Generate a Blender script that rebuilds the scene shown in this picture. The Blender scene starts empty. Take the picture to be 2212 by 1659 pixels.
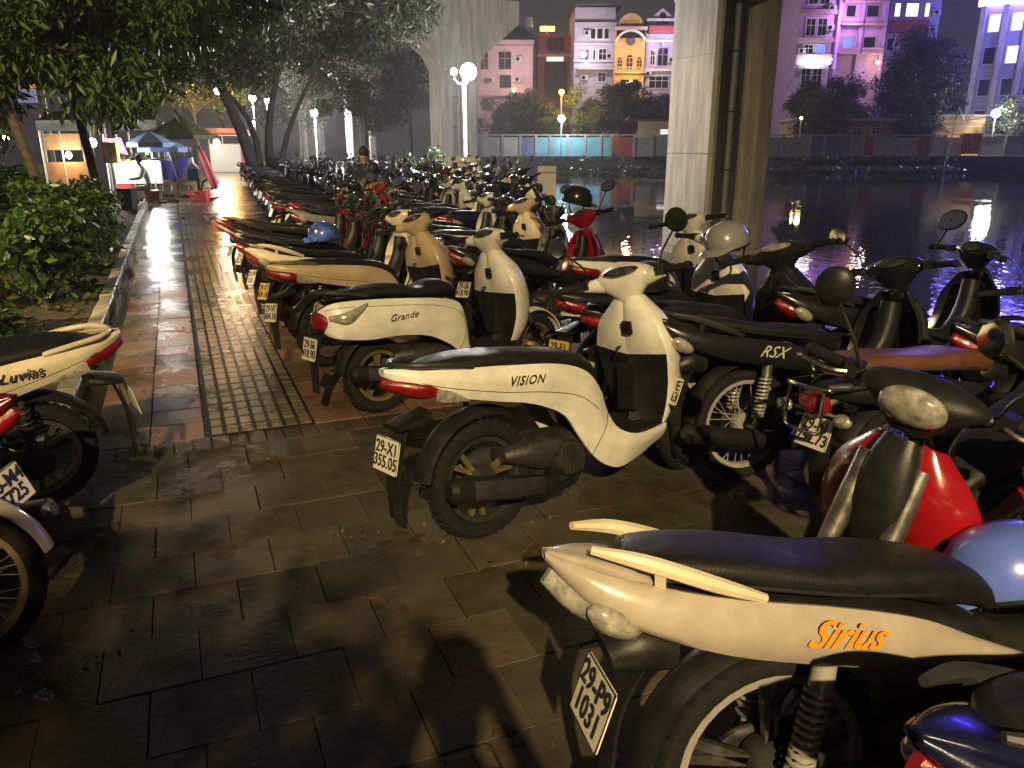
import bpy, bmesh, math, random
from mathutils import Vector, Matrix

S = bpy.context.scene
C = S.collection
random.seed(11)
R = math.radians
PI = math.pi

# ------------------------------------------------------------------ camera, sky, light, exposure
PITCH, YAW, CAMZ = R(17.1), R(22.7), 1.64
cam = bpy.data.cameras.new('camera')
cam.sensor_width = 36.0
cam.lens = 36.0 * 1690.0 / 2212.0
cam.clip_start, cam.clip_end = 0.05, 2000
cam_o = bpy.data.objects.new('camera', cam)
C.objects.link(cam_o)
cam_o.location = (0, 0, CAMZ)
cam_o.rotation_euler = (PI / 2 - PITCH, 0, -YAW)
S.camera = cam_o

W = bpy.data.worlds.new('World')
S.world = W
W.use_nodes = True
wn, wl = W.node_tree.nodes, W.node_tree.links
bg = wn['Background']
sky = wn.new('ShaderNodeTexSky')
sky.sky_type = 'NISHITA'
sky.sun_disc = False
sky.sun_elevation = R(-6)
sky.sun_rotation = R(200)
glow = wn.new('ShaderNodeMixRGB')          # light-polluted city sky over the last of the dusk
glow.blend_type = 'ADD'
glow.inputs[0].default_value = 1.0
glow.inputs[2].default_value = (0.40, 0.38, 0.41, 1)
cn = wn.new('ShaderNodeTexNoise')              # low cloud catching the town's light
cn.inputs['Scale'].default_value = 2.2
cn.inputs['Detail'].default_value = 5
ctc = wn.new('ShaderNodeTexCoord')
wl.new(ctc.outputs['Generated'], cn.inputs['Vector'])
crp = wn.new('ShaderNodeValToRGB')
crp.color_ramp.elements[0].position, crp.color_ramp.elements[0].color = 0.30, (0.30, 0.29, 0.32, 1)
crp.color_ramp.elements[1].position, crp.color_ramp.elements[1].color = 0.72, (0.52, 0.485, 0.50, 1)
wl.new(cn.outputs[0], crp.inputs[0])
wl.new(crp.outputs[0], glow.inputs[2])
wl.new(sky.outputs[0], glow.inputs[1])
wl.new(glow.outputs[0], bg.inputs[0])
bg.inputs[1].default_value = 0.082

moon = bpy.data.lights.new('moon', 'SUN')
moon.energy = 0.015
moon.angle = R(0.5)
moon.color = (0.8, 0.88, 1.0)
moon_o = bpy.data.objects.new('moon', moon)
C.objects.link(moon_o)
moon_o.rotation_euler = (R(50), 0, R(200))

S.view_settings.view_transform = 'Standard'
S.view_settings.look = 'None'
S.view_settings.exposure = 0.2
S.view_settings.gamma = 1.0
S.view_settings.use_curve_mapping = False
S.render.engine = 'CYCLES'
S.cycles.use_denoising = True
try:
    S.cycles.denoiser = 'OPENIMAGEDENOISE'
except Exception:
    pass
S.cycles.max_bounces = 6
S.cycles.diffuse_bounces = 2
S.cycles.glossy_bounces = 3
S.cycles.transmission_bounces = 4
S.cycles.volume_bounces = 0
S.cycles.sample_clamp_indirect = 3.0
S.cycles.caustics_reflective = False
S.cycles.caustics_refractive = False


def ray(x, y):
    """direction through a pixel of the 2212 x 1659 view, used while surveying the place"""
    a, b = (x - 1106) / 1690.0, -(y - 829.5) / 1690.0
    d = Vector((a, math.cos(PITCH) + b * math.sin(PITCH), -math.sin(PITCH) + b * math.cos(PITCH)))
    c, s = math.cos(YAW), math.sin(YAW)
    return Vector((d.x * c + d.y * s, -d.x * s + d.y * c, d.z))


def at(x, y, dist):
    d = ray(x, y)
    t = dist / math.hypot(d.x, d.y)
    return Vector((d.x * t, d.y * t, CAMZ + d.z * t))


# ------------------------------------------------------------------ materials
MATS = {}


def mat(name, col, rough=0.5, metal=0.0, coat=0.0, noise=0.0, nscale=8.0, bump=0.0, bscale=60.0, emit=None, estr=0.0,
        spec=0.5, rvar=0.0, ovar=0.0, trans=0.0, world=False):
    if name in MATS:
        return MATS[name]
    m = bpy.data.materials.new(name)
    m.use_nodes = True
    n, l = m.node_tree.nodes, m.node_tree.links
    b = n['Principled BSDF']
    b.inputs['Base Color'].default_value = (*col, 1)
    b.inputs['Roughness'].default_value = rough
    b.inputs['Metallic'].default_value = metal
    b.inputs['Specular IOR Level'].default_value = spec
    if coat:
        b.inputs['Coat Weight'].default_value = coat
        b.inputs['Coat Roughness'].default_value = 0.08
    if trans:
        b.inputs['Transmission Weight'].default_value = trans
    if emit:
        b.inputs['Emission Color'].default_value = (*emit, 1)
        b.inputs['Emission Strength'].default_value = estr
    if noise or bump or rvar or ovar:
        tc = n.new('ShaderNodeTexCoord')
        co = tc.outputs['Object']
        if world:
            g = n.new('ShaderNodeNewGeometry')
            co = g.outputs['Position']
    if noise or rvar:
        nt = n.new('ShaderNodeTexNoise')
        nt.inputs['Scale'].default_value = nscale
        nt.inputs['Detail'].default_value = 5
        nt.inputs['Roughness'].default_value = 0.65
        l.new(co, nt.inputs['Vector'])
    src = None
    if noise:
        mx = n.new('ShaderNodeMixRGB')
        mx.blend_type = 'MIX'
        mx.inputs[1].default_value = (*[max(0, c * (1 - noise)) for c in col], 1)
        mx.inputs[2].default_value = (*[min(1, c * (1 + noise * 0.6)) for c in col], 1)
        rp = n.new('ShaderNodeMapRange')
        rp.inputs[1].default_value, rp.inputs[2].default_value = 0.32, 0.68
        l.new(nt.outputs[0], rp.inputs[0])
        l.new(rp.outputs[0], mx.inputs[0])
        src = mx.outputs[0]
    if ovar:
        oi = n.new('ShaderNodeObjectInfo')
        hs = n.new('ShaderNodeHueSaturation')
        mr = n.new('ShaderNodeMapRange')
        mr.inputs[3].default_value, mr.inputs[4].default_value = 1 - ovar, 1 + ovar
        l.new(oi.outputs['Random'], mr.inputs[0])
        l.new(mr.outputs[0], hs.inputs['Value'])
        if src:
            l.new(src, hs.inputs['Color'])
        else:
            hs.inputs['Color'].default_value = (*col, 1)
        src = hs.outputs[0]
    if src:
        l.new(src, b.inputs['Base Color'])
    if rvar:
        m2 = n.new('ShaderNodeMapRange')
        m2.inputs[1].default_value, m2.inputs[2].default_value = 0.35, 0.65
        m2.inputs[3].default_value, m2.inputs[4].default_value = max(0.02, rough - rvar), min(1, rough + rvar)
        l.new(nt.outputs[0], m2.inputs[0])
        l.new(m2.outputs[0], b.inputs['Roughness'])
    if bump:
        bt = n.new('ShaderNodeTexNoise')
        bt.inputs['Scale'].default_value = bscale
        bt.inputs['Detail'].default_value = 4
        l.new(co, bt.inputs['Vector'])
        bp = n.new('ShaderNodeBump')
        bp.inputs['Strength'].default_value = bump
        bp.inputs['Distance'].default_value = 0.01
        l.new(bt.outputs[0], bp.inputs['Height'])
        l.new(bp.outputs[0], b.inputs['Normal'])
    MATS[name] = m
    return m


def paint(name, col, rough=0.22):
    return mat('paint_' + name, col, rough, coat=0.45, noise=0.24, nscale=4.5, rvar=0.14, bump=0.03, bscale=240)


paint('white', (0.68, 0.66, 0.60))
paint('cream', (0.66, 0.58, 0.42))
paint('gold', (0.48, 0.36, 0.22))
paint('black', (0.012, 0.012, 0.014))
paint('red', (0.27, 0.006, 0.010))
paint('wine', (0.12, 0.008, 0.014))
paint('navy', (0.008, 0.010, 0.04))
paint('blue', (0.03, 0.08, 0.30))
paint('grey', (0.16, 0.16, 0.17))
paint('silver', (0.40, 0.40, 0.41))
mat('plastic', (0.012, 0.012, 0.013), 0.45, spec=0.35, noise=0.25, nscale=9, bump=0.12, bscale=300, rvar=0.12)
mat('seat', (0.010, 0.010, 0.011), 0.50, spec=0.3, bump=0.25, bscale=220, rvar=0.15, nscale=12)
mat('seat_brown', (0.115, 0.045, 0.022), 0.40, bump=0.25, bscale=220, rvar=0.12, nscale=12, noise=0.2)
mat('rubber', (0.010, 0.010, 0.010), 0.8, spec=0.25, noise=0.4, nscale=20, bump=0.3, bscale=120)
mat('alloy', (0.30, 0.29, 0.27), 0.35, metal=0.9, noise=0.3, nscale=15, rvar=0.1)
mat('alloy_dark', (0.06, 0.06, 0.06), 0.45, metal=0.6, noise=0.3, nscale=15)
mat('alloy_gold', (0.42, 0.33, 0.18), 0.35, metal=0.8, noise=0.25, nscale=15)
mat('chrome', (0.72, 0.71, 0.68), 0.12, metal=1.0, rvar=0.06, nscale=30)
mat('engine', (0.045, 0.043, 0.040), 0.55, metal=0.5, noise=0.5, nscale=18, bump=0.2, bscale=80)
mat('exhaust', (0.022, 0.022, 0.022), 0.45, metal=0.5, noise=0.4, nscale=14)
mat('lens_red', (0.20, 0.005, 0.007), 0.12, coat=0.8, bump=0.35, bscale=130, noise=.5, nscale=26)
mat('meter_glass', (0.035, 0.038, 0.036), 0.08, coat=1.0, noise=.8, nscale=30)
mat('lens_clear', (0.50, 0.47, 0.40), 0.08, coat=1.0, bump=0.10, bscale=70, metal=0.45, noise=.6, nscale=30)
mat('lens_amber', (0.60, 0.20, 0.02), 0.12, coat=1.0, bump=0.2, bscale=130)
mat('mirror_glass', (0.80, 0.80, 0.80), 0.05, metal=1.0)
mat('steel', (0.36, 0.345, 0.31), 0.38, metal=0.25, noise=.2, nscale=20)
mat('plate_white', (0.74, 0.70, 0.58), 0.40, noise=0.15, nscale=14)
mat('plate_yellow', (0.62, 0.44, 0.06), 0.40, noise=0.15, nscale=14)
mat('plate_ink', (0.02, 0.02, 0.022), 0.5)
mat('decal_black', (0.03, 0.025, 0.02), 0.4)
mat('decal_orange', (0.66, 0.26, 0.015), 0.35)
mat('decal_silver', (0.62, 0.58, 0.48), 0.35, metal=0.3)


# ------------------------------------------------------------------ mesh builder
def cr(pts, n):
    """Catmull-Rom through tuples, n samples in all"""
    k = len(pts)
    out = []
    for i in range(n):
        t = i * (k - 1) / (n - 1)
        j = min(int(t), k - 2)
        f = t - j
        p0, p1, p2, p3 = pts[max(j - 1, 0)], pts[j], pts[j + 1], pts[min(j + 2, k - 1)]
        out.append(tuple(0.5 * (2 * b + (c - a) * f + (2 * a - 5 * b + 4 * c - d) * f * f + (3 * b - a - 3 * c + d) * f ** 3)
                         for a, b, c, d in zip(p0, p1, p2, p3)))
    return out


def basis(d):
    d = Vector(d).normalized()
    a = Vector((0, 0, 1)) if abs(d.z) < 0.9 else Vector((1, 0, 0))
    u = d.cross(a).normalized()
    return u, d.cross(u).normalized()


class MB:
    def __init__(s):
        s.v, s.f = [], []

    def add(s, v, f):
        o = len(s.v)
        s.v += [tuple(p) for p in v]
        s.f += [tuple(i + o for i in q) for q in f]
        return s

    def box(s, c, d, rot=None, taper=1.0):
        v = []
        for z in (-1, 1):
            k = taper if z > 0 else 1.0
            for x, y in ((-1, -1), (1, -1), (1, 1), (-1, 1)):
                p = Vector((x * d[0] / 2 * k, y * d[1] / 2 * k, z * d[2] / 2))
                if rot is not None:
                    p = rot @ p
                v.append(p + Vector(c))
        return s.add(v, [(3, 2, 1, 0), (4, 5, 6, 7), (0, 1, 5, 4), (1, 2, 6, 5), (2, 3, 7, 6), (3, 0, 4, 7)])

    def bar(s, a, b, w, h):
        a, b = Vector(a), Vector(b)
        d = (b - a)
        u, v = basis(d)
        vs = []
        for p in (a, b):
            for i, j in ((-1, -1), (1, -1), (1, 1), (-1, 1)):
                vs.append(p + u * i * w / 2 + v * j * h / 2)
        return s.add(vs, [(0, 3, 2, 1), (4, 5, 6, 7), (0, 1, 5, 4), (1, 2, 6, 5), (2, 3, 7, 6), (3, 0, 4, 7)])

    def tube(s, pts, r, n=8, closed=False, smooth=0):
        if smooth:
            pts = cr([tuple(p) for p in pts], smooth)
        P = [Vector(p) for p in pts]
        k = len(P)
        rs = r if isinstance(r, (list, tuple)) else [r] * k
        if len(rs) != k:
            rs = [q[0] for q in cr([(x,) for x in rs], k)]
        vs, fs = [], []
        pu = None
        for i in range(k):
            if closed:
                d = P[(i + 1) % k] - P[i - 1]
            else:
                d = P[min(i + 1, k - 1)] - P[max(i - 1, 0)]
            d.normalize()
            if pu is None:
                u, w = basis(d)
            else:
                u = (pu - d * pu.dot(d)).normalized()
                w = d.cross(u)
            pu = u
            for j in range(n):
                a = 2 * PI * j / n
                vs.append(P[i] + (u * math.cos(a) + w * math.sin(a)) * rs[i])
        m = k if closed else k - 1
        for i in range(m):
            for j in range(n):
                a, b = i * n + j, i * n + (j + 1) % n
                c, d = ((i + 1) % k) * n + (j + 1) % n, ((i + 1) % k) * n + j
                fs.append((a, b, c, d))
        if not closed:
            fs.append(tuple(range(n - 1, -1, -1)))
            fs.append(tuple(range((k - 1) * n, k * n)))
        return s.add(vs, fs)

    def lathe(s, prof, c, axis='y', n=28, a0=0.0, a1=None, closed=False):
        """prof: (radius, offset along the axis)"""
        full = a1 is None
        cnt = n if full else n + 1
        vs, fs = [], []
        for i in range(cnt):
            a = 2 * PI * i / n if full else a0 + (a1 - a0) * i / n
            ca, sa = math.cos(a), math.sin(a)
            for r, h in prof:
                if axis == 'y':
                    vs.append((c[0] + r * ca, c[1] + h, c[2] + r * sa))
                elif axis == 'z':
                    vs.append((c[0] + r * ca, c[1] + r * sa, c[2] + h))
                else:
                    vs.append((c[0] + h, c[1] + r * ca, c[2] + r * sa))
        k = len(prof)
        for i in range(n):
            p, q = i * k, ((i + 1) % cnt) * k
            for j in range(k if closed else k - 1):
                j2 = (j + 1) % k
                fs.append((p + j, p + j2, q + j2, q + j))
        if not full and closed:
            fs.append(tuple(range(k)))
            fs.append(tuple(range(n * k + k - 1, n * k - 1, -1)))
        return s.add(vs, fs)

    def ell(s, c, r, n=14, m=9, rot=None):
        vs, fs = [], []
        for i in range(m + 1):
            t = PI * i / m
            for j in range(n):
                a = 2 * PI * j / n
                p = Vector((r[0] * math.sin(t) * math.cos(a), r[1] * math.sin(t) * math.sin(a), r[2] * math.cos(t)))
                if rot is not None:
                    p = rot @ p
                vs.append(p + Vector(c))
        for i in range(m):
            for j in range(n):
                fs.append((i * n + j, (i + 1) * n + j, (i + 1) * n + (j + 1) % n, i * n + (j + 1) % n))
        return s.add(vs, fs)

    def loft(s, st, n=16, k=None, e=2.6):
        """stations (x, z, half width, half height on +u, half height on -u) along a curve in the XZ plane"""
        k = k or (len(st) * 3 - 2)
        Q = cr(st, k)
        vs, fs = [], []
        for i, q in enumerate(Q):
            a, b = Q[max(i - 1, 0)], Q[min(i + 1, k - 1)]
            d = Vector((b[0] - a[0], 0, b[1] - a[1])).normalized()
            u = Vector((-d.z, 0, d.x))
            for j in range(n):
                t = 2 * PI * j / n
                ct, stt = math.cos(t), math.sin(t)
                y = max(q[2], 0.002) * math.copysign(abs(ct) ** (2 / e), ct)
                h = max(q[3] if stt > 0 else q[4], 0.002) * math.copysign(abs(stt) ** (2 / e), stt)
                vs.append(Vector((q[0], y, q[1])) + u * h)
        for i in range(k - 1):
            for j in range(n):
                fs.append((i * n + j, i * n + (j + 1) % n, (i + 1) * n + (j + 1) % n, (i + 1) * n + j))
        fs.append(tuple(range(n - 1, -1, -1)))
        fs.append(tuple(range((k - 1) * n, k * n)))
        return s.add(vs, fs)

    def strip(s, U, L, n=20, m=6, bulge=0.03, bdir=(0, 1, 0), th=0.008, pw=0.8, crease=0):
        """closed shell panel between two space curves (x, y, z), bowed along bdir"""
        A, B = cr(U, n), cr(L, n)
        bd = Vector(bdir)
        o, inn = [], []
        for i in range(n):
            for j in range(m + 1):
                t = j / m
                p = Vector(A[i]).lerp(Vector(B[i]), t)
                pf = math.sin(PI * t) if not crease else (t / crease if t < crease else (1 - t) / (1 - crease))
                bl = bulge * max(0, pf) ** pw * min(1, 0.35 + 3 * min(i, n - 1 - i) / n)
                o.append(p + bd * bl)
                inn.append(p + bd * (bl - th))
        N = len(o)
        fs = []
        w = m + 1
        for i in range(n - 1):
            for j in range(m):
                a = i * w + j
                fs.append((a, a + 1, a + w + 1, a + w))
                fs.append((N + a + w, N + a + w + 1, N + a + 1, N + a))
        for i in range(n - 1):
            a, b = i * w, (i + 1) * w
            fs.append((a, b, N + b, N + a))
            a, b = i * w + m, (i + 1) * w + m
            fs.append((b, a, N + a, N + b))
        for j in range(m):
            fs.append((j + 1, j, N + j, N + j + 1))
            a = (n - 1) * w + j
            fs.append((a, a + 1, N + a + 1, N + a))
        return s.add(o + inn, fs)

    def arc(s, c, r, a0, a1, w, th=0.006, crown=0.02, n=16, m=6, w1=None):
        """mudguard: curved strip round a wheel axle (about y)"""
        o, inn = [], []
        w1 = w1 if w1 is not None else w
        for i in range(n + 1):
            a = a0 + (a1 - a0) * i / n
            ww = w + (w1 - w) * i / n
            for j in range(m + 1):
                y = (2 * j / m - 1)
                rr = r + crown * (1 - y * y)
                o.append((c[0] + rr * math.cos(a), y * ww, c[1] + rr * math.sin(a)))
                inn.append((c[0] + (rr - th) * math.cos(a), y * ww * 0.97, c[1] + (rr - th) * math.sin(a)))
        N = len(o)
        q = m + 1
        fs = []
        for i in range(n):
            for j in range(m):
                a = i * q + j
                fs.append((a, a + 1, a + q + 1, a + q))
                fs.append((N + a + q, N + a + q + 1, N + a + 1, N + a))
            a, b = i * q, (i + 1) * q
            fs.append((a, b, N + b, N + a))
            a, b = i * q + m, (i + 1) * q + m
            fs.append((b, a, N + a, N + b))
        for j in range(m):
            fs.append((j + 1, j, N + j, N + j + 1))
            a = n * q + j
            fs.append((a, a + 1, N + a + 1, N + a))
        return s.add(o + inn, fs)

    def mirror(s):
        o = len(s.v)
        s.v += [(x, -y, z) for x, y, z in s.v]
        s.f += [tuple(i + o for i in reversed(q)) for q in s.f]
        return s

    def move(s, M):
        s.v = [tuple(M @ Vector(p)) for p in s.v]
        return s

    def mesh(s, name, smooth=True, ang=42, fix=True):
        me = bpy.data.meshes.new(name)
        me.from_pydata(s.v, [], s.f)
        if fix:
            bm = bmesh.new()
            bm.from_mesh(me)
            bmesh.ops.recalc_face_normals(bm, faces=bm.faces)
            bm.to_mesh(me)
            bm.free()
        if smooth:
            me.polygons.foreach_set('use_smooth', [True] * len(me.polygons))
            me.set_sharp_from_angle(angle=R(ang))
        return me


def link(name, me, m=None, parent=None, label=None, cat=None, group=None, kind=None):
    o = bpy.data.objects.new(name, me)
    C.objects.link(o)
    if me is not None and m is not None:
        mm = MATS[m] if isinstance(m, str) else m
        if len(me.materials) == 0:
            me.materials.append(mm)
        if me.materials[0] is not mm:
            o.material_slots[0].link = 'OBJECT'
            o.material_slots[0].material = mm
    if parent is not None:
        o.parent = parent
    tag(o, label, cat, group, kind)
    return o


def tag(o, label=None, cat=None, group=None, kind=None):
    if label:
        o['label'] = label
    if cat:
        o['category'] = cat
    if group:
        o['group'] = group
    if kind:
        o['kind'] = kind


def thing(name, label, cat, loc=(0, 0, 0), rot=(0, 0, 0), group=None):
    o = bpy.data.objects.new(name, None)
    o.empty_display_size = 0.1
    C.objects.link(o)
    o.location = loc
    o.rotation_euler = rot
    tag(o, label, cat, group)
    return o


_dep = None


def text_mesh(txt, size, depth=0.002, shear=0.0, spacing=1.0, bold=0.0):
    cu = bpy.data.curves.new('lettering', 'FONT')
    cu.body = txt
    cu.size = size
    cu.extrude = depth
    cu.shear = shear
    cu.space_character = spacing
    cu.space_line = 0.82
    cu.offset = bold
    cu.align_x = 'CENTER'
    cu.align_y = 'CENTER'
    cu.resolution_u = 3
    o = bpy.data.objects.new('lettering', cu)
    C.objects.link(o)
    dg = bpy.context.evaluated_depsgraph_get()
    me = bpy.data.meshes.new_from_object(o.evaluated_get(dg))
    bpy.data.objects.remove(o)
    bpy.data.curves.remove(cu)
    return me


# ------------------------------------------------------------------ motorbikes
# local frame: x forward, y left, z up, origin on the ground below the rear axle
TXT = {}
for key, (t, sz, sh, sp, bd) in dict(
        vision=('VISION', 0.052, 0.35, 1.15, 0.0008), grande=('Grande', 0.060, 0.45, 1.1, 0.0006),
        sirius=('Sirius', 0.085, 0.5, 0.95, 0.0012), rsx=('RSX', 0.080, 0.6, 1.05, 0.0006), luvias=('Luvias', 0.060, 0.45, 1.1, 0.001),
        p1=('29-X1\n355.05', 0.068, 0, 1.0, 0.001), p2=('29-F1\n252.73', 0.068, 0, 1.0, 0.001), p3=('29-P9\n1031', 0.072, 0, 1.05, 0.001),
        p4=('29-HE\n011.43', 0.068, 0, 1.0, 0.001), p5=('29-V7\n604.18', 0.068, 0, 1.0, 0.001), p6=('30-M4\n7725', 0.070, 0, 1.0, 0.001),
        p7=('29-S6\n418.90', 0.068, 0, 1.0, 0.001)).items():
    TXT[key] = text_mesh(t, sz, 0.0012 if key[0] == 'p' else 0.0004, sh, sp, bd)
SIDE_R = Matrix.Rotation(PI / 2, 4, 'X')
REAR = Matrix(((0, 0, -1, 0), (-1, 0, 0, 0), (0, 1, 0, 0), (0, 0, 0, 1)))


class Part:
    def __init__(s, name, mesh, mat, front=False, lod=0, M=None, kids=()):
        s.name, s.mesh, s.mat, s.front, s.lod, s.M, s.kids = name, mesh, mat, front, lod, M, list(kids)


def plate_mesh():
    m = MB()
    o = []
    for sx, sy, a0 in ((1, 1, 0), (-1, 1, 90), (-1, -1, 180), (1, -1, 270)):
        for k in range(4):
            a = R(a0 + k * 30)
            o.append((sx * 0.083 + 0.012 * math.cos(a), sy * 0.058 + 0.012 * math.sin(a)))
    n = len(o)
    m.add([(x, y, -0.0015 + 6 * 0.0) for x, y in o] + [(x, y, 0.0015) for x, y in o],
          [tuple(range(n - 1, -1, -1)), tuple(range(n, 2 * n))] + [(i, (i + 1) % n, n + (i + 1) % n, n + i) for i in range(n)])
    return m.mesh('number_plate', ang=30)


PLATE = plate_mesh()
_rim = MB()
_rim.tube([(0.093, -0.068, 0.002), (0.093, 0.068, 0.002), (-0.093, 0.068, 0.002), (-0.093, -0.068, 0.002)], 0.0022, 5, closed=True)
PLATE_EDGE = _rim.mesh('plate_edge')


def wheel_parts(tag_, cx, Rw, hw, rimR, kind, front):
    c = (cx, 0, Rw)
    t = MB()
    prof = []
    rm = (Rw + rimR) / 2
    rr = (Rw - rimR) / 2
    for i in range(12):
        a = 2 * PI * i / 12
        ca = math.cos(a)
        prof.append((rm + rr * math.copysign(abs(ca) ** 0.8, ca), hw * math.sin(a)))
    t.lathe(prof, c, n=36, closed=True)
    # tread blocks
    for i in range(40):
        a = 2 * PI * i / 40
        for sgn in (-1, 1):
            rot = Matrix.Rotation(-a, 3, 'Y') @ Matrix.Rotation(R(22 * sgn), 3, 'X') @ Matrix.Rotation(R(14 * sgn), 3, 'Z')
            t.box((cx + (Rw - 0.0085) * math.cos(a), sgn * hw * 0.40, Rw + (Rw - 0.0085) * math.sin(a)), (0.016, hw * 0.62, 0.019), rot)
    rim = MB()
    rim.lathe([(rimR + 0.006, -hw * 0.62), (rimR + 0.006, hw * 0.62), (rimR - 0.014, hw * 0.55), (rimR - 0.020, 0.0), (rimR - 0.014, -hw * 0.55)],
              c, n=36, closed=True)
    hub = MB()
    hub.lathe([(0.001, -hw * 1.1), (0.052, -hw * 1.1), (0.060, -hw * 0.6), (0.060, hw * 0.6), (0.052, hw * 1.1), (0.001, hw * 1.1)], c, n=20)
    hub.tube([(cx, -hw - 0.075, Rw), (cx, hw + 0.075, Rw)], 0.010, 8)
    sp = MB()
    if kind == 'wire':
        for i in range(32):
            a = 2 * PI * i / 32
            b = a + (0.55 if i % 4 < 2 else -0.55)
            sd = -1 if i % 2 else 1
            sp.tube([(cx + 0.05 * math.cos(b), sd * hw * 0.9, Rw + 0.05 * math.sin(b)),
                     (cx + rimR * math.cos(a), 0, Rw + rimR * math.sin(a))], 0.0022, 4)
    else:
        for i in range(5 if kind == 'cast5' else 3):
            nsp = 5 if kind == 'cast5' else 3
            a = 2 * PI * i / nsp + 0.3
            for da in ((-0.10, 0.10) if kind == 'cast5' else (-0.2, 0.2)):
                sp.bar((cx + 0.04 * math.cos(a), 0, Rw + 0.04 * math.sin(a)),
                       (cx + (rimR - 0.005) * math.cos(a + da), 0, Rw + (rimR - 0.005) * math.sin(a + da)), 0.020, 0.022)
    return Part('wheel', hub.mesh('hub'), 'hub', front, 0,
                kids=[('tyre', t.mesh('tyre', ang=35), 'rubber', None, 0), ('rim', rim.mesh('rim'), 'rim', None, 0),
                      ('spokes', sp.mesh('spokes'), 'spoke', None, 1)])


def hand_controls(P, hx, hz, mirror_shape='oval', cowl=0.1):
    """grips, levers, mirrors: shared by both kinds"""
    for sg in (1, -1):
        g = MB()
        g.tube([(hx, sg * (cowl - 0.01), hz), (hx - 0.02, sg * 0.2, hz + 0.01), (hx - 0.06, sg * 0.33, hz + 0.005)], 0.0115, 8)
        P.append(Part('handlebar', g.mesh('handlebar'), 'bar', True, 0))
        g = MB()
        g.tube([(hx - 0.024, sg * 0.215, hz + 0.010), (hx - 0.062, sg * 0.34, hz + 0.005)], [0.017, 0.0175], 10)
        g.tube([(hx - 0.062, sg * 0.34, hz + 0.005), (hx - 0.066, sg * 0.352, hz + 0.004)], [0.021, 0.015], 10)
        P.append(Part('grip', g.mesh('grip'), 'rubber', True, 0))
        g = MB()
        g.box((hx - 0.018, sg * 0.195, hz + 0.012), (0.045, 0.045, 0.042))
        P.append(Part('switch_box', g.mesh('switch_box'), 'plastic', True, 1))
        g = MB()
        g.tube([(hx + 0.02, sg * 0.20, hz + 0.008), (hx + 0.035, sg * 0.25, hz + 0.002), (hx - 0.004, sg * 0.345, hz - 0.004)], [0.006, 0.007, 0.006], 6, smooth=8)
        g.ell((hx - 0.006, sg * 0.348, hz - 0.004), (0.009, 0.009, 0.009), 8, 5)
        P.append(Part('brake_lever', g.mesh('brake_lever'), 'lever', True, 1))
        g = MB()
        top = Vector((hx + 0.0, sg * 0.285, hz + 0.185))
        g.tube([(hx + 0.0, sg * 0.175, hz + 0.02), (hx + 0.022, sg * 0.20, hz + 0.09), (hx + 0.012, sg * 0.255, hz + 0.155), tuple(top)], 0.0055, 6, smooth=10)
        rot = Matrix.Rotation(R(sg * -14), 3, 'Z') @ Matrix.Rotation(R(sg * 14), 3, 'X')
        hd = MB()
        if mirror_shape == 'oval':
            hd.ell(top + Vector((0.008, sg * 0.016, 0.035)), (0.024, 0.068, 0.048), 16, 10, rot)
        else:
            hd.ell(top + Vector((0.008, sg * 0.016, 0.035)), (0.022, 0.052, 0.058), 8, 8, rot)
        gl = MB()
        w, h = (0.060, 0.041) if mirror_shape == 'oval' else (0.046, 0.049)
        ring = []
        nn = 18 if mirror_shape == 'oval' else 8
        for i in range(nn):
            a = 2 * PI * i / nn
            ring.append(top + Vector((0.008, sg * 0.016, 0.035)) + rot @ Vector((-0.0235, w * math.cos(a), h * math.sin(a))))
        cc = [p + rot @ Vector((0.014, 0, 0)) for p in ring]
        gl.add(ring + cc, [tuple(range(nn)), tuple(range(2 * nn - 1, nn - 1, -1))] + [(i, (i + 1) % nn, nn + (i + 1) % nn, nn + i) for i in range(nn)])
        P.append(Part('mirror', hd.mesh('mirror_shell'), 'plastic', True, 0,
                      kids=[('mirror_glass', gl.mesh('mirror_glass', ang=20), 'mirror_glass', None, 0), ('mirror_stalk', g.mesh('stalk'), 'stalk', None, 0)]))


def spring(m, a, b, r, wire, turns):
    a, b = Vector(a), Vector(b)
    u, v = basis(b - a)
    n = turns * 10
    m.tube([a.lerp(b, i / n) + (u * math.cos(2 * PI * i / 10) + v * math.sin(2 * PI * i / 10)) * r for i in range(n + 1)], wire, 5)


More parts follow.
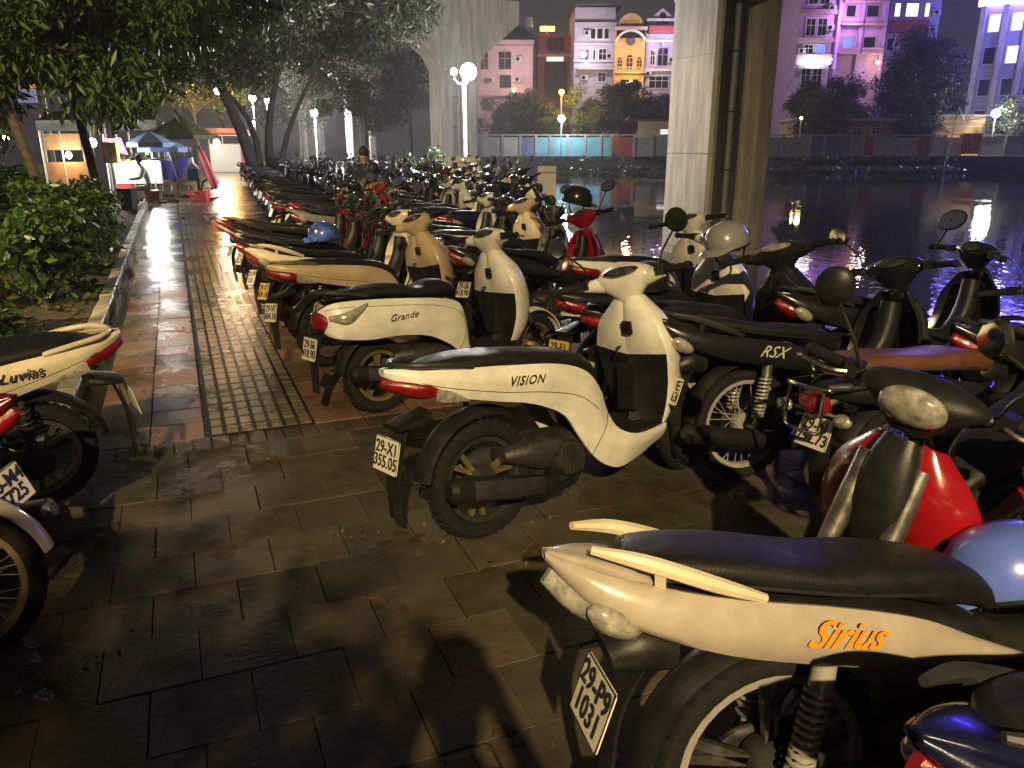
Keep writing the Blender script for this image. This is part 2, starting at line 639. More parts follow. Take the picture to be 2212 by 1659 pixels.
def make_scooter(kind):
    P = []
    if kind == 'slim':
        Rw, rim, wb, wk = 0.262, 0.182, 1.255, 'cast3'
        U = [(-.42, .015, .815), (-.24, .10, .795), (.08, .138, .760), (.34, .152, .725), (.50, .155, .665), (.585, .152, .565), (.625, .150, .455), (.68, .165, .365), (.80, .180, .318), (1.0, .165, .325)]
        L = [(-.42, .015, .785), (-.27, .10, .700), (.0, .135, .625), (.2, .148, .575), (.36, .152, .495), (.44, .152, .385), (.52, .150, .275), (.62, .150, .195), (.74, .150, .175), (1.0, .135, .245)]
        bl = 0.026
        edge = [(.985, .145, .29), (.990, .180, .40), (.970, .222, .54), (.945, .240, .68), (.93, .200, .80), (.925, .115, .89), (.93, .065, .95)]
        cen = [(1.09, 0, .27), (1.15, 0, .40), (1.20, 0, .54), (1.20, 0, .68), (1.13, 0, .80), (1.06, 0, .89), (1.01, 0, .95)]
        seat = [(-.32, .775, .02, .01, .01), (-.27, .785, .085, .022, .02), (-.1, .790, .128, .038, .035), (.15, .768, .142, .042, .05), (.32, .748, .138, .038, .06), (.47, .720, .130, .036, .09), (.565, .670, .112, .034, .09), (.625, .60, .085, .025, .06), (.645, .54, .05, .01, .02)]
    else:
        Rw, rim, wb, wk = 0.236, 0.158, 1.28, 'cast5'
        U = [(-.37, .03, .690), (-.30, .11, .735), (-.08, .148, .735), (.18, .165, .715), (.42, .162, .685), (.55, .152, .64), (.60, .145, .54), (.61, .142, .42), (.62, .14, .34)]
        L = [(-.37, .03, .585), (-.32, .12, .530), (-.12, .170, .498), (.08, .185, .498), (.28, .190, .468), (.43, .182, .395), (.51, .165, .335), (.57, .148, .30), (.60, .14, .28)]
        bl = 0.036
        edge = [(.955, .08, .25), (.975, .150, .36), (.975, .215, .52), (.955, .238, .66), (.94, .210, .78), (.925, .125, .88), (.92, .065, .95)]
        cen = [(1.04, 0, .24), (1.13, 0, .36), (1.19, 0, .52), (1.19, 0, .66), (1.13, 0, .80), (1.05, 0, .89), (1.0, 0, .955)]
        seat = [(-.30, .745, .03, .01, .01), (-.26, .758, .09, .022, .02), (-.1, .768, .135, .036, .035), (.12, .765, .150, .042, .05), (.30, .742, .150, .030, .055), (.44, .758, .140, .045, .07), (.53, .735, .115, .034, .08), (.575, .68, .06, .012, .03)]
    fx = wb
    P.append(wheel_parts('rear', 0, Rw, 0.050 if kind == 'round' else 0.046, rim, wk, False))
    P.append(wheel_parts('front', fx, Rw, 0.044 if kind == 'round' else 0.040, rim, wk, True))
    # body sides
    kids = []
    for sg in (-1, 1):
        m = MB()
        m.strip([(x, sg * y, z) for x, y, z in U], [(x, sg * y, z) for x, y, z in L], 34, 8, bl, (0, sg, 0.12), 0.012, 0.75, crease=(.36 if kind == 'slim' else 0))
        P.append(Part('side_panel', m.mesh('side_panel', ang=50), 'paint', False, 0))
        A, B = cr(U, 34), cr(L, 34)

        def on(i, tt):
            q = Vector(A[i]).lerp(Vector(B[i]), tt)
            bb = bl * (math.sin(PI * tt) if kind != 'slim' else (tt / .36 if tt < .36 else (1 - tt) / .64)) ** .75 * min(1, .35 + 3 * min(i, 33 - i) / 34)
            return (q.x, sg * (q.y + bb + .0004), q.z + .12 * bb)
        m = MB()
        if kind == 'slim':
            m.tube([on(i, .50 + .25 * math.sin(i / 5)) for i in range(3, 20)], .0016, 4)
            m.tube([on(22, tt / 8) for tt in range(9)], .0018, 4)
        else:
            m.tube([on(i, .14 + .004 * i) for i in range(2, 26)], .0016, 4)
            m.tube([on(25, tt / 8) for tt in range(9)], .0018, 4)
        P.append(Part('panel_seam', m.mesh('panel_seam'), 'plastic', False, 1))
    m = MB()
    if kind == 'slim':
        m.loft([(-.41, .795, .012, .016, .016), (-.26, .76, .088, .03, .045), (0, .70, .125, .055, .06), (.25, .66, .14, .06, .08), (.45, .58, .14, .08, .10), (.58, .46, .13, .08, .12), (.66, .33, .13, .06, .10), (.8, .265, .155, .035, .06), (1.0, .275, .15, .03, .05)], 16, 30)
    else:
        m.loft([(-.36, .64, .03, .05, .05), (-.26, .64, .12, .08, .09), (0, .62, .155, .10, .10), (.25, .60, .165, .10, .11), (.45, .55, .155, .10, .13), (.57, .44, .14, .09, .13), (.66, .31, .135, .05, .08), (.8, .265, .15, .035, .06), (.99, .275, .14, .03, .05)], 16, 30)
    P.append(Part('inner_body', m.mesh('inner_body'), 'plastic', False, 0))
    m = MB()
    m.loft(seat, 18, 30, 2.5)
    P.append(Part('seat', m.mesh('seat'), 'seat', False, 0))
    m = MB()   # floorboard with rubber ribs
    m.box((.82, 0, .318), (.36, .31, .018))
    for i in range(5):
        m.box((.82, -.12 + i * .06, .330), (.30, .022, .008))
    P.append(Part('floorboard', m.mesh('floorboard', ang=30), 'plastic', False, 0))
    # front apron, both halves as one shell
    m = MB()
    for sg in (-1, 1):
        m.strip(cen, [(x, sg * y, z) for x, y, z in edge], 28, 10, 0.062, (0.66, sg * 0.75, 0), 0.012, 0.75)
    P.append(Part('front_apron', m.mesh('front_apron', ang=55), 'apron', False, 0))
    inn = [(.905, 0, .33), (.925, 0, .42), (.925, 0, .54), (.915, 0, .66), (.90, 0, .78), (.895, 0, .88), (.90, 0, .95)]
    ed2 = [(x - .012, y * .97, z) for x, y, z in edge]
    cut = 3
    m = MB()
    for sg in (-1, 1):
        m.strip(inn[cut:], [(x, sg * y, z) for x, y, z in ed2[cut:]], 16, 7, 0.018, (-1, 0, 0), 0.02, 0.8)
    P.append(Part('inner_shield', m.mesh('inner_shield', ang=55), 'inner', False, 0))
    m = MB()
    for sg in (-1, 1):
        m.strip(inn[:cut + 1], [(x, sg * y, z) for x, y, z in ed2[:cut + 1]], 12, 6, -0.012, (-1, 0, 0), 0.02, 0.8)
    m.box((.912, 0, .50), (.035, .11, .22))
    P.append(Part('glove_panel', m.mesh('glove_panel', ang=40), 'plastic', False, 0))
    m = MB()
    m.box((.874, -.045, .80), (.012, .055, .060), Matrix.Rotation(R(-8), 3, 'Y'))
    m.lathe([(.012, 0), (.012, .006), (.004, .008)], (.866, -.045, .80), 'x', 12)
    P.append(Part('ignition_switch', m.mesh('ignition_switch', ang=30), 'plastic', False, 1))
    m = MB()
    m.tube([(.89, .02, .70), (.865, .02, .695), (.858, .02, .68), (.868, .02, .668)], .006, 6)
    P.append(Part('bag_hook', m.mesh('bag_hook'), 'plastic', False, 1))
    # handlebar cowl, headlight, meter
    m = MB()
    m.loft([(.950, .90, .050, .045, .050), (.944, .945, .070, .055, .075), (.930, .995, .125, .058, .095), (.918, 1.035, .150, .055, .085), (.905, 1.066, .115, .045, .055), (.895, 1.088, .045, .02, .025)], 22, 24, 2.3)
    m.tube([(.925, .05, 1.012), (.918, .12, 1.016), (.895, .205, 1.022)], [.046, .040, .024], 12, smooth=8)
    m.tube([(.925, -.05, 1.012), (.918, -.12, 1.016), (.895, -.205, 1.022)], [.046, .040, .024], 12, smooth=8)
    P.append(Part('handlebar_cowl', m.mesh('handlebar_cowl'), 'apron', True, 0))
    m = MB()
    m.ell((1.000, 0, 1.005), (.035, .085, .040), 18, 10, Matrix.Rotation(R(18), 3, 'Y'))
    P.append(Part('headlight', m.mesh('headlight'), 'lens_clear', True, 0))
    m = MB()
    m.ell((.880, 0, 1.062), (.040, .092, .020), 18, 8, Matrix.Rotation(R(-24), 3, 'Y'))
    P.append(Part('instrument_panel', m.mesh('instrument_panel'), 'meter', True, 0))
    hand_controls(P, .905, 1.02, 'hex' if kind == 'slim' else 'oval', .12)
    for sg in (-1, 1):
        m = MB()
        m.ell((1.12 if kind == 'slim' else 1.11, sg * .10, .70), (.025, .045, .030), 12, 8)
        P.append(Part('front_indicator', m.mesh('front_indicator'), 'lens_amber', False, 1))
    # rear lights
    if kind == 'slim':
        m = MB()
        m.loft([(-.425, .760, .012, .018, .018), (-.36, .742, .072, .032, .040), (-.28, .722, .110, .034, .050), (-.21, .705, .120, .018, .028)], 18, 14)
        P.append(Part('tail_light', m.mesh('tail_light'), 'lens_red', False, 0))
        for sg in (-1, 1):
            m = MB()
            m.loft([(-.25, .695, .006, .020, .024), (-.20, .682, .012, .024, .030), (-.10, .655, .006, .010, .014)], 12, 8).move(Matrix.Translation((0, sg * .117, 0)))
            P.append(Part('rear_indicator', m.mesh('rear_indicator'), 'lens_clear', False, 0))
    else:
        m = MB()
        m.loft([(-.395, .620, .02, .05, .05), (-.37, .622, .085, .062, .060), (-.32, .625, .118, .050, .050)], 20, 12)
        P.append(Part('tail_light', m.mesh('tail_light'), 'lens_red', False, 0))
        for sg in (-1, 1):
            m = MB()
            m.strip([(-.345, sg * .128, .665), (-.27, sg * .172, .680), (-.19, sg * .186, .700), (-.12, sg * .188, .722)],
                    [(-.345, sg * .128, .640), (-.27, sg * .176, .612), (-.20, sg * .190, .640), (-.12, sg * .188, .716)], 14, 5, .014, (0, sg, 0), .012)
            P.append(Part('rear_indicator', m.mesh('rear_indicator'), 'lens_clear', False, 0))
    # grab rail
    m = MB()
    zr = .80 if kind == 'slim' else .775
    m.tube([(-.08, .125, zr - .02), (-.2, .125, zr + .005), (-.32, .095, zr + .02), (-.375, 0, zr + .022), (-.32, -.095, zr + .02), (-.2, -.125, zr + .005), (-.08, -.125, zr - .02)], .012, 8, smooth=26)
    P.append(Part('grab_rail', m.mesh('grab_rail'), 'rail', False, 0))
    # rear mudguard, plate
    m = MB()
    m.arc((0, Rw), Rw + .035, R(62), R(168), .068, .008, .028, 18, 6)
    m.loft([(-.25, .60, .075, .03, .03), (-.33, .585, .085, .018, .02), (-.40, .575, .075, .010, .012)], 14, 8)
    m.strip([(-.36, .050, .57), (-.395, .052, .47), (-.42, .05, .36), (-.425, .045, .20)], [(-.36, -.050, .57), (-.395, -.052, .47), (-.42, -.05, .36), (-.425, -.045, .20)], 12, 4, .012, (-1, 0, 0), .008)
    P.append(Part('rear_mudguard', m.mesh('rear_mudguard'), 'plastic', False, 0))
    P.append(Part('number_plate', PLATE, 'plate', False, 0, Matrix.Translation((-.436, 0, .470)) @ Matrix.Rotation(R(14), 4, 'Y') @ REAR,
                  kids=[('plate_lettering', 'PLATE', 'plate_ink', Matrix.Translation((0, 0, .003)), 1), ('plate_edge', PLATE_EDGE, 'plate_edge', None, 1)]))
    # engine, swing unit, exhaust, shock, stand
    m = MB()
    m.loft([(-.06, Rw, .02, .04, .04), (.02, Rw + .01, .045, .075, .07), (.2, .27, .05, .08, .075), (.36, .28, .055, .085, .085), (.5, .27, .05, .07, .07), (.56, .27, .02, .03, .03)], 14, 18).move(Matrix.Translation((0, .115, 0)))
    P.append(Part('transmission_case', m.mesh('transmission_case'), 'engine', False, 0))
    m = MB()
    m.loft([(.10, .34, .06, .03, .03), (.22, .34, .11, .06, .08), (.36, .32, .12, .08, .10), (.52, .31, .11, .07, .08), (.62, .29, .07, .05, .05)], 14, 14)
    m.lathe([(.001, 0), (.072, 0), (.082, .02), (.082, .05), (.001, .05)], (.40, -.155, .285), 'y', 22)
    for i in range(6):
        m.bar((.35 + i * .02, -.158, .225), (.35 + i * .02, -.158, .345), .006, .01)
    P.append(Part('engine', m.mesh('engine'), 'engine', False, 0))
    m = MB()
    m.tube([(.52, -.06, .22), (.44, -.10, .16), (.30, -.13, .17)], [.018, .018, .020], 10, smooth=8)
    m.tube([(.31, -.135, .175), (.26, -.14, .195), (-.16, -.155, .290), (-.24, -.155, .305), (-.26, -.155, .308)], [.022, .048, .056, .050, .028], 16)
    P.append(Part('exhaust', m.mesh('exhaust'), 'exhaust', False, 0))
    m = MB()
    m.strip([(.20, -.19, .262), (0, -.208, .305), (-.17, -.212, .342)], [(.20, -.19, .190), (0, -.208, .225), (-.17, -.212, .262)], 12, 6, .014, (0, -1, 0), .006)
    P.append(Part('exhaust_shield', m.mesh('exhaust_shield'), 'shield', False, 1))
    m = MB()
    m.tube([(.02, .12, .27), (.03, .115, .58)], .014, 8)
    spring(m, (.022, .12, .32), (.03, .115, .56), .026, .0055, 9)
    P.append(Part('shock_absorber', m.mesh('shock_absorber'), 'shock', False, 1))
    m = MB()
    m.tube([(.5, .10, .20), (.46, .20, .02), (.44, .225, .008)], .010, 6)
    m.box((.435, .235, .006), (.05, .03, .006))
    P.append(Part('side_stand', m.mesh('side_stand'), 'alloy_dark', False, 1))
    # fork, front mudguard
    m = MB()
    m.tube([(1.05, .062, .72), (fx + .005, .070, Rw)], [.022, .020], 10)
    m.tube([(1.05, -.062, .72), (fx + .005, -.070, Rw)], [.022, .020], 10)
    P.append(Part('fork', m.mesh('fork'), 'alloy_dark', True, 0))
    m = MB()
    m.arc((fx, Rw), Rw + .022, R(8), R(150), .060, .006, .022, 20, 6)
    P.append(Part('front_mudguard', m.mesh('front_mudguard'), 'paint', True, 0))
    return P, dict(axis=((.945, .95), (fx, Rw)))


def make_underbone(kind):
    """step-through motorbike on 17 inch wheels: 'sport' with pointed tail, 'classic' with flat tail and chrome rack"""
    P = []
    Rw, rim, wb = .282, .222, 1.225
    wk = 'wire' if kind in ('classic', 'wire') else 'cast5'
    P.append(wheel_parts('rear', 0, Rw, .036, rim, wk, False))
    P.append(wheel_parts('front', wb, Rw, .033, rim, wk, True))
    if kind == 'classic':
        U = [(-.40, .05, .705), (-.30, .105, .715), (-.1, .13, .705), (.12, .135, .69), (.32, .125, .66), (.45, .10, .60)]
        L = [(-.40, .05, .655), (-.30, .105, .630), (-.1, .13, .60), (.12, .135, .575), (.30, .125, .54), (.42, .10, .50)]
    else:
        U = [(-.52, .012, .855), (-.40, .078, .815), (-.18, .115, .760), (.08, .132, .715), (.28, .122, .660), (.44, .100, .585), (.60, .075, .512)]
        L = [(-.52, .012, .835), (-.41, .088, .735), (-.2, .125, .650), (.02, .138, .600), (.22, .128, .558), (.42, .102, .520), (.60, .075, .505)]
    for sg in (-1, 1):
        m = MB()
        m.strip([(x, sg * y, z) for x, y, z in U], [(x, sg * y, z) for x, y, z in L], 26, 7, .022, (0, sg, .1), .010, .75)
        P.append(Part('side_panel', m.mesh('side_panel', ang=50), 'paint', False, 0))
    m = MB()
    if kind == 'classic':
        m.loft([(-.39, .68, .05, .02, .02), (-.28, .675, .10, .035, .04), (0, .65, .122, .05, .05), (.25, .62, .118, .05, .06), (.45, .56, .085, .05, .06), (.62, .50, .06, .06, .06), (.76, .52, .055, .06, .06), (.86, .66, .055, .05, .06), (.91, .84, .05, .05, .05)], 14, 30)
    else:
        m.loft([(-.50, .835, .008, .01, .012), (-.38, .785, .07, .022, .04), (-.15, .71, .11, .035, .05), (.08, .66, .122, .05, .05), (.28, .62, .115, .05, .06), (.45, .56, .085, .05, .06), (.62, .50, .06, .06, .06), (.76, .52, .055, .06, .06), (.86, .66, .055, .05, .06), (.91, .84, .05, .05, .05)], 14, 32)
    P.append(Part('frame_cover', m.mesh('frame_cover'), 'frame', False, 0))
    m = MB()
    if kind == 'classic':
        m.loft([(-.345, .765, .05, .03, .03), (-.32, .770, .105, .045, .04), (-.15, .775, .125, .045, .045), (.08, .760, .128, .042, .045), (.25, .755, .115, .05, .05), (.42, .735, .085, .035, .05), (.48, .70, .04, .015, .03)], 18, 26, 3.2)
    else:
        m.loft([(-.37, .815, .04, .012, .014), (-.32, .825, .085, .025, .03), (-.15, .805, .112, .030, .040), (.08, .760, .122, .030, .05), (.25, .742, .112, .034, .06), (.42, .712, .085, .030, .08), (.51, .66, .05, .02, .05), (.55, .61, .03, .01, .02)], 18, 28, 2.6)
    P.append(Part('seat', m.mesh('seat'), 'seat', False, 0))
    m = MB()   # seat trim strip
    m.tube([(-.33, -.112, .755), (-.15, -.130, .752), (.10, -.133, .738), (.32, -.115, .722)] if kind == 'classic' else [(-.30, -.088, .800), (-.15, -.117, .783), (.10, -.126, .738), (.32, -.108, .704)], .0045, 5, smooth=14).mirror()
    P.append(Part('seat_trim', m.mesh('seat_trim'), 'trim', False, 1))
    # grab rail / rack
    m = MB()
    if kind == 'classic':
        m.tube([(.0, .145, .68), (-.2, .15, .70), (-.42, .13, .70), (-.47, .09, .70), (-.47, -.09, .70), (-.42, -.13, .70), (-.2, -.15, .70), (.0, -.145, .68)], .009, 8, smooth=30)
        m.tube([(-.46, .10, .70), (-.475, .105, .60), (-.475, .10, .52), (-.475, -.10, .52), (-.475, -.105, .60), (-.46, -.10, .70)], .008, 8, smooth=20)
        m.tube([(-.32, .13, .70), (-.335, .125, .76)], .008, 6).tube([(-.32, -.13, .70), (-.335, -.125, .76)], .008, 6)
    else:
        for sg in (-1, 1):
            m = MB()
            m.tube([(-.09, sg * .122, .752), (-.2, sg * .126, .796), (-.34, sg * .104, .848), (-.44, sg * .070, .872)], [.010, .017, .017, .009], 8, smooth=16)
            m.bar((-.30, sg * .085, .79), (-.31, sg * .108, .838), .022, .026)
            P.append(Part('grab_handle', m.mesh('grab_handle'), 'rail', False, 0))
        m = MB()
        m.loft([(-.515, .850, .012, .006, .012), (-.44, .836, .055, .010, .03), (-.36, .812, .080, .012, .04), (-.30, .79, .085, .006, .03)], 14, 14)
    P.append(Part('grab_rail' if kind == 'classic' else 'tail_cover', m.mesh('grab_rail'), 'rail' if kind == 'classic' else 'paint', False, 0))
    # tail light and indicators
    m = MB()
    if kind == 'classic':
        m.loft([(-.455, .615, .045, .025, .025), (-.44, .618, .068, .045, .042), (-.40, .63, .072, .045, .045)], 16, 10, 4)
        P.append(Part('tail_light', m.mesh('tail_light'), 'lens_red', False, 0))
        for sg in (-1, 1):
            m = MB()
            m.ell((-.43, sg * .175, .585), (.03, .045, .03), 12, 8)
            m.tube([(-.40, sg * .03, .585), (-.41, sg * .15, .585)], .008, 6)
            P.append(Part('rear_indicator', m.mesh('rear_indicator'), 'lens_clear', False, 0))
    else:
        m = MB()
        m.loft([(-.515, .80, .010, .02, .02), (-.45, .755, .070, .035, .040), (-.37, .725, .100, .030, .040), (-.31, .705, .108, .015, .02)], 18, 14)
        P.append(Part('tail_light', m.mesh('tail_light'), 'tail', False, 0))
        for sg in (-1, 1):
            m = MB()
            m.ell((-.395, sg * .085, .725), (.065, .030, .034), 14, 8, Matrix.Rotation(R(28), 3, 'Y'))
            P.append(Part('rear_indicator', m.mesh('rear_indicator'), 'lens_clear', False, 0))
    # mudguard and plate
    m = MB()
    m.arc((0, Rw), Rw + .035, R(55), R(172), .055, .008, .026, 18, 6)
    m.loft([(-.25, .62, .07, .05, .05), (-.33, .625, .075, .05, .06), (-.39, .61, .060, .03, .04)], 14, 8)
    m.strip([(-.32, .058, .60), (-.375, .058, .50), (-.395, .055, .36), (-.385, .048, .17)], [(-.32, -.058, .60), (-.375, -.058, .50), (-.395, -.055, .36), (-.385, -.048, .17)], 12, 4, .016, (-1, 0, 0), .008)
    P.append(Part('rear_mudguard', m.mesh('rear_mudguard'), 'mudguard', False, 0))
    P.append(Part('number_plate', PLATE, 'plate', False, 0, Matrix.Translation((-.418, 0, .500)) @ Matrix.Rotation(R(20), 4, 'Y') @ REAR,
                  kids=[('plate_lettering', 'PLATE', 'plate_ink', Matrix.Translation((0, 0, .003)), 1), ('plate_edge', PLATE_EDGE, 'plate_edge', None, 1)]))
    # leg shields, nose, fork
    for sg in (-1, 1):
        m = MB()
        m.strip([(.945, sg * .045, .90), (.985, sg * .055, .78), (.970, sg * .07, .64), (.90, sg * .085, .48), (.83, sg * .09, .36)],
                [(.915, sg * .10, .885), (.895, sg * .205, .76), (.865, sg * .238, .60), (.80, sg * .215, .43), (.735, sg * .15, .315)], 20, 7, .030, (.9, sg * .3, 0), .010)
        P.append(Part('leg_shield', m.mesh('leg_shield', ang=50), 'shieldpaint', False, 0))
    m = MB()
    m.loft([(.975, .50, .03, .02, .02), (1.0, .58, .055, .04, .03), (1.015, .70, .075, .05, .04), (.99, .82, .07, .05, .045), (.955, .90, .05, .045, .04)], 14, 14)
    P.append(Part('front_cowl', m.mesh('front_cowl'), 'paint2', False, 0))
    m = MB()
    for sg in (-1, 1):
        m.tube([(.965, sg * .068, .84), (1.02, sg * .070, .70), (1.12, sg * .072, .47)], [.030, .031, .026], 10)
        m.tube([(1.12, sg * .072, .47), (wb + .01, sg * .072, Rw)], [.020, .022], 10)
    P.append(Part('fork', m.mesh('fork'), 'fork', True, 0))
    m = MB()
    m.arc((wb, Rw), Rw + .024, R(15), R(165), .052, .006, .022, 20, 6, .045)
    P.append(Part('front_mudguard', m.mesh('front_mudguard'), 'guardpaint', True, 0))
    # handlebar cowl and headlight
    m = MB()
    m.loft([(.94, .92, .05, .05, .05), (.93, .965, .10, .06, .075), (.918, 1.01, .16, .060, .085), (.905, 1.045, .14, .050, .06), (.895, 1.068, .05, .02, .025)], 22, 22, 2.3)
    P.append(Part('handlebar_cowl', m.mesh('handlebar_cowl'), 'cowl', True, 0))
    m = MB()
    m.ell((.992, 0, 1.005), (.040, .088, .058), 18, 10, Matrix.Rotation(R(22), 3, 'Y'))
    P.append(Part('headlight', m.mesh('headlight'), 'lens_clear', True, 0))
    m = MB()
    m.ell((.875, 0, 1.045), (.045, .085, .014), 18, 8, Matrix.Rotation(R(-28), 3, 'Y'))
    P.append(Part('instrument_panel', m.mesh('instrument_panel'), 'meter', True, 0))
    hand_controls(P, .91, 1.005, 'oval' if kind != 'sport' else 'hex', .13)
    # engine
    m = MB()
    m.loft([(.26, .30, .05, .06, .06), (.33, .30, .10, .10, .09), (.45, .295, .115, .11, .10), (.57, .30, .10, .09, .09), (.62, .31, .06, .06, .06)], 16, 16)
    m.lathe([(.001, 0), (.075, 0), (.082, .02), (.082, .06), (.001, .06)], (.42, -.150, .285), 'y', 22)
    m.lathe([(.001, 0), (.070, 0), (.078, -.02), (.078, -.06), (.001, -.06)], (.47, .150, .295), 'y', 22)
    P.append(Part('engine', m.mesh('engine'), 'engine', False, 0))
    m = MB()
    for i in range(7):
        m.box((.63 + i * .020, 0, .345 + i * .003), (.008, .15, .12), Matrix.Rotation(R(-8), 3, 'Y'))
    m.tube([(.60, 0, .34), (.78, 0, .365)], .045, 12)
    m.box((.79, 0, .366), (.05, .11, .10))
    P.append(Part('cylinder', m.mesh('cylinder', ang=30), 'engine', False, 1))
    m = MB()
    m.tube([(.75, -.05, .31), (.70, -.11, .20), (.58, -.14, .155), (.35, -.15, .165)], [.016, .016, .018, .020], 10, smooth=14)
    m.tube([(.36, -.15, .165), (.30, -.15, .175), (.1, -.155, .215), (-.30, -.165, .295), (-.42, -.168, .318), (-.44, -.168, .322)], [.022, .032, .042, .050, .046, .025], 14)
    P.append(Part('exhaust', m.mesh('exhaust'), 'pipe', False, 0))
    m = MB()
    m.bar((.34, .095, .30), (0, .088, Rw), .028, .045).bar((.34, -.095, .30), (0, -.088, Rw), .028, .045)
    P.append(Part('swing_arm', m.mesh('swing_arm', ang=30), 'alloy_dark', False, 0))
    m = MB()
    m.loft([(-.09, Rw, .012, .03, .03), (-.03, Rw, .016, .06, .05), (.2, Rw + .01, .016, .055, .05), (.36, .31, .016, .05, .05), (.42, .31, .01, .03, .03)], 12, 14).move(Matrix.Translation((0, .062, 0)))
    P.append(Part('chain_case', m.mesh('chain_case'), 'chain', False, 1))
    for sg in (-1, 1):
        m = MB()
        m.tube([(.0, sg * .108, Rw + .01), (.035, sg * .118, .43)], [.016, .018], 10)
        m.tube([(.045, sg * .118, .52), (.06, sg * .118, .635)], [.027, .025], 12)
        m.tube([(.03, sg * .118, .40), (.05, sg * .118, .56)], .011, 8)
        sp = MB()
        spring(sp, (.008, sg * .110, .335), (.046, sg * .118, .54), .0265, .0062, 11)
        P.append(Part('shock_absorber', m.mesh('shock_body'), 'shock', False, 0, kids=[('spring', sp.mesh('spring'), 'spring', None, 1)]))
    m = MB()
    m.tube([(.44, -.25, .24), (.44, -.12, .22), (.44, .12, .22), (.44, .25, .24)], .010, 6)
    m.box((.44, .235, .245), (.035, .09, .022)).box((.44, -.235, .245), (.035, .09, .022))
    P.append(Part('foot_peg', m.mesh('foot_peg', ang=30), 'rubber', False, 1))
    m = MB()
    m.tube([(.40, .10, .22), (.38, .21, .02), (.36, .235, .008)], .010, 6)
    P.append(Part('side_stand', m.mesh('side_stand'), 'alloy_dark', False, 1))
    m = MB()
    m.bar((.36, -.13, .245), (.30, -.175, .26), .018, .02)
    m.tube([(.30, -.175, .26), (.22, -.20, .345), (.17, -.20, .36)], .010, 6)
    P.append(Part('kick_starter', m.mesh('kick_starter'), 'chrome', False, 1))
    return P, dict(axis=((.94, .95), (wb, Rw)))


BIKES = {k: make_scooter(k) for k in ('slim', 'round')}
BIKES.update({k: make_underbone(k) for k in ('sport', 'wire', 'classic')})

DEF = dict(paint='paint_black', paint2=None, inner=None, apron=None, frame='plastic', seat='seat', rim='alloy', hub='alloy_dark', spoke='alloy', bar='alloy_dark',
           lever='alloy', stalk='plastic', meter='meter_glass', rail='alloy_dark', plate='plate_white', plate_edge='plastic', engine='engine', exhaust='exhaust',
           shield='alloy_dark', shock='alloy_dark', trim='plastic', tail='lens_red', mudguard='plastic', shieldpaint=None, guardpaint=None, cowl=None, fork='alloy_dark',
           pipe='exhaust', chain='plastic', spring='alloy')


def bike(kind, loc, heading, label, group, cols=None, steer=0, lean=6, plate='p5', lod=0, cat='motorbike', decal=None, nomirror=False):
    parts, info = BIKES[kind]
    c = dict(DEF)
    c.update(cols or {})
    for k in ('paint2', 'inner', 'apron', 'shieldpaint', 'guardpaint', 'cowl'):
        if c[k] is None:
            c[k] = c['paint']
    name = 'scooter' if kind in ('slim', 'round') else 'motorbike'
    z = 0.0 if len(loc) == 2 else loc[2]
    root = thing(name, label, 'scooter' if name == 'scooter' else 'motorbike', (loc[0], loc[1], z), (R(-lean), 0, R(heading)), group)
    (ax, az), (bx, bz) = info['axis']
    d = Vector((bx - ax, 0, bz - az)).normalized()
    ST = Matrix.Translation((ax, 0, az)) @ Matrix.Rotation(R(-steer), 4, d) @ Matrix.Translation((-ax, 0, -az))
    for p in parts:
        if p.lod > 0 and lod > 0:
            continue
        if nomirror and p.name == 'mirror':
            continue
        if p.mesh is None:
            continue
        o = link(p.name, p.mesh, c.get(p.mat, p.mat), root)
        if p.M is not None:
            o.matrix_basis = p.M
        if p.front and steer:
            o.matrix_basis = ST
        for (kn, km, kmat, kM, kl) in p.kids:
            if kl > 0 and lod > 0:
                continue
            if km == 'PLATE':
                km = TXT[plate]
            ko = link(kn, km, c.get(kmat, kmat), o)
            if kM is not None:
                ko.matrix_basis = kM
    if decal:
        key, x, y, z, rx, ry, m, wrap = decal
        # lettering hugs the right-hand panel
        o = link('lettering', TXT[key], m, root)
        o.matrix_basis = Matrix.Translation((x, y, z)) @ Matrix.Rotation(R(ry), 4, 'Y') @ Matrix.Rotation(R(wrap), 4, 'Z') @ Matrix.Rotation(R(rx), 4, 'X') @ (Matrix.Rotation(PI, 4, 'Z') if y > 0 else Matrix.Identity(4)) @ SIDE_R
    return root


# ------------------------------------------------------------------ setting
def lamp_light(name, loc, watts, col, parent=None, radius=0.12, spot=None, rot=None):
    li = bpy.data.lights.new(name, 'SPOT' if spot else 'POINT')
    li.energy = watts
    li.color = col
    li.shadow_soft_size = radius
    if spot:
        li.spot_size = R(spot)
        li.spot_blend = 0.5
    o = bpy.data.objects.new(name, li)
    C.objects.link(o)
    o.location = loc
    if rot:
        o.rotation_euler = rot
    if parent is not None:
        o.parent = parent
    return o


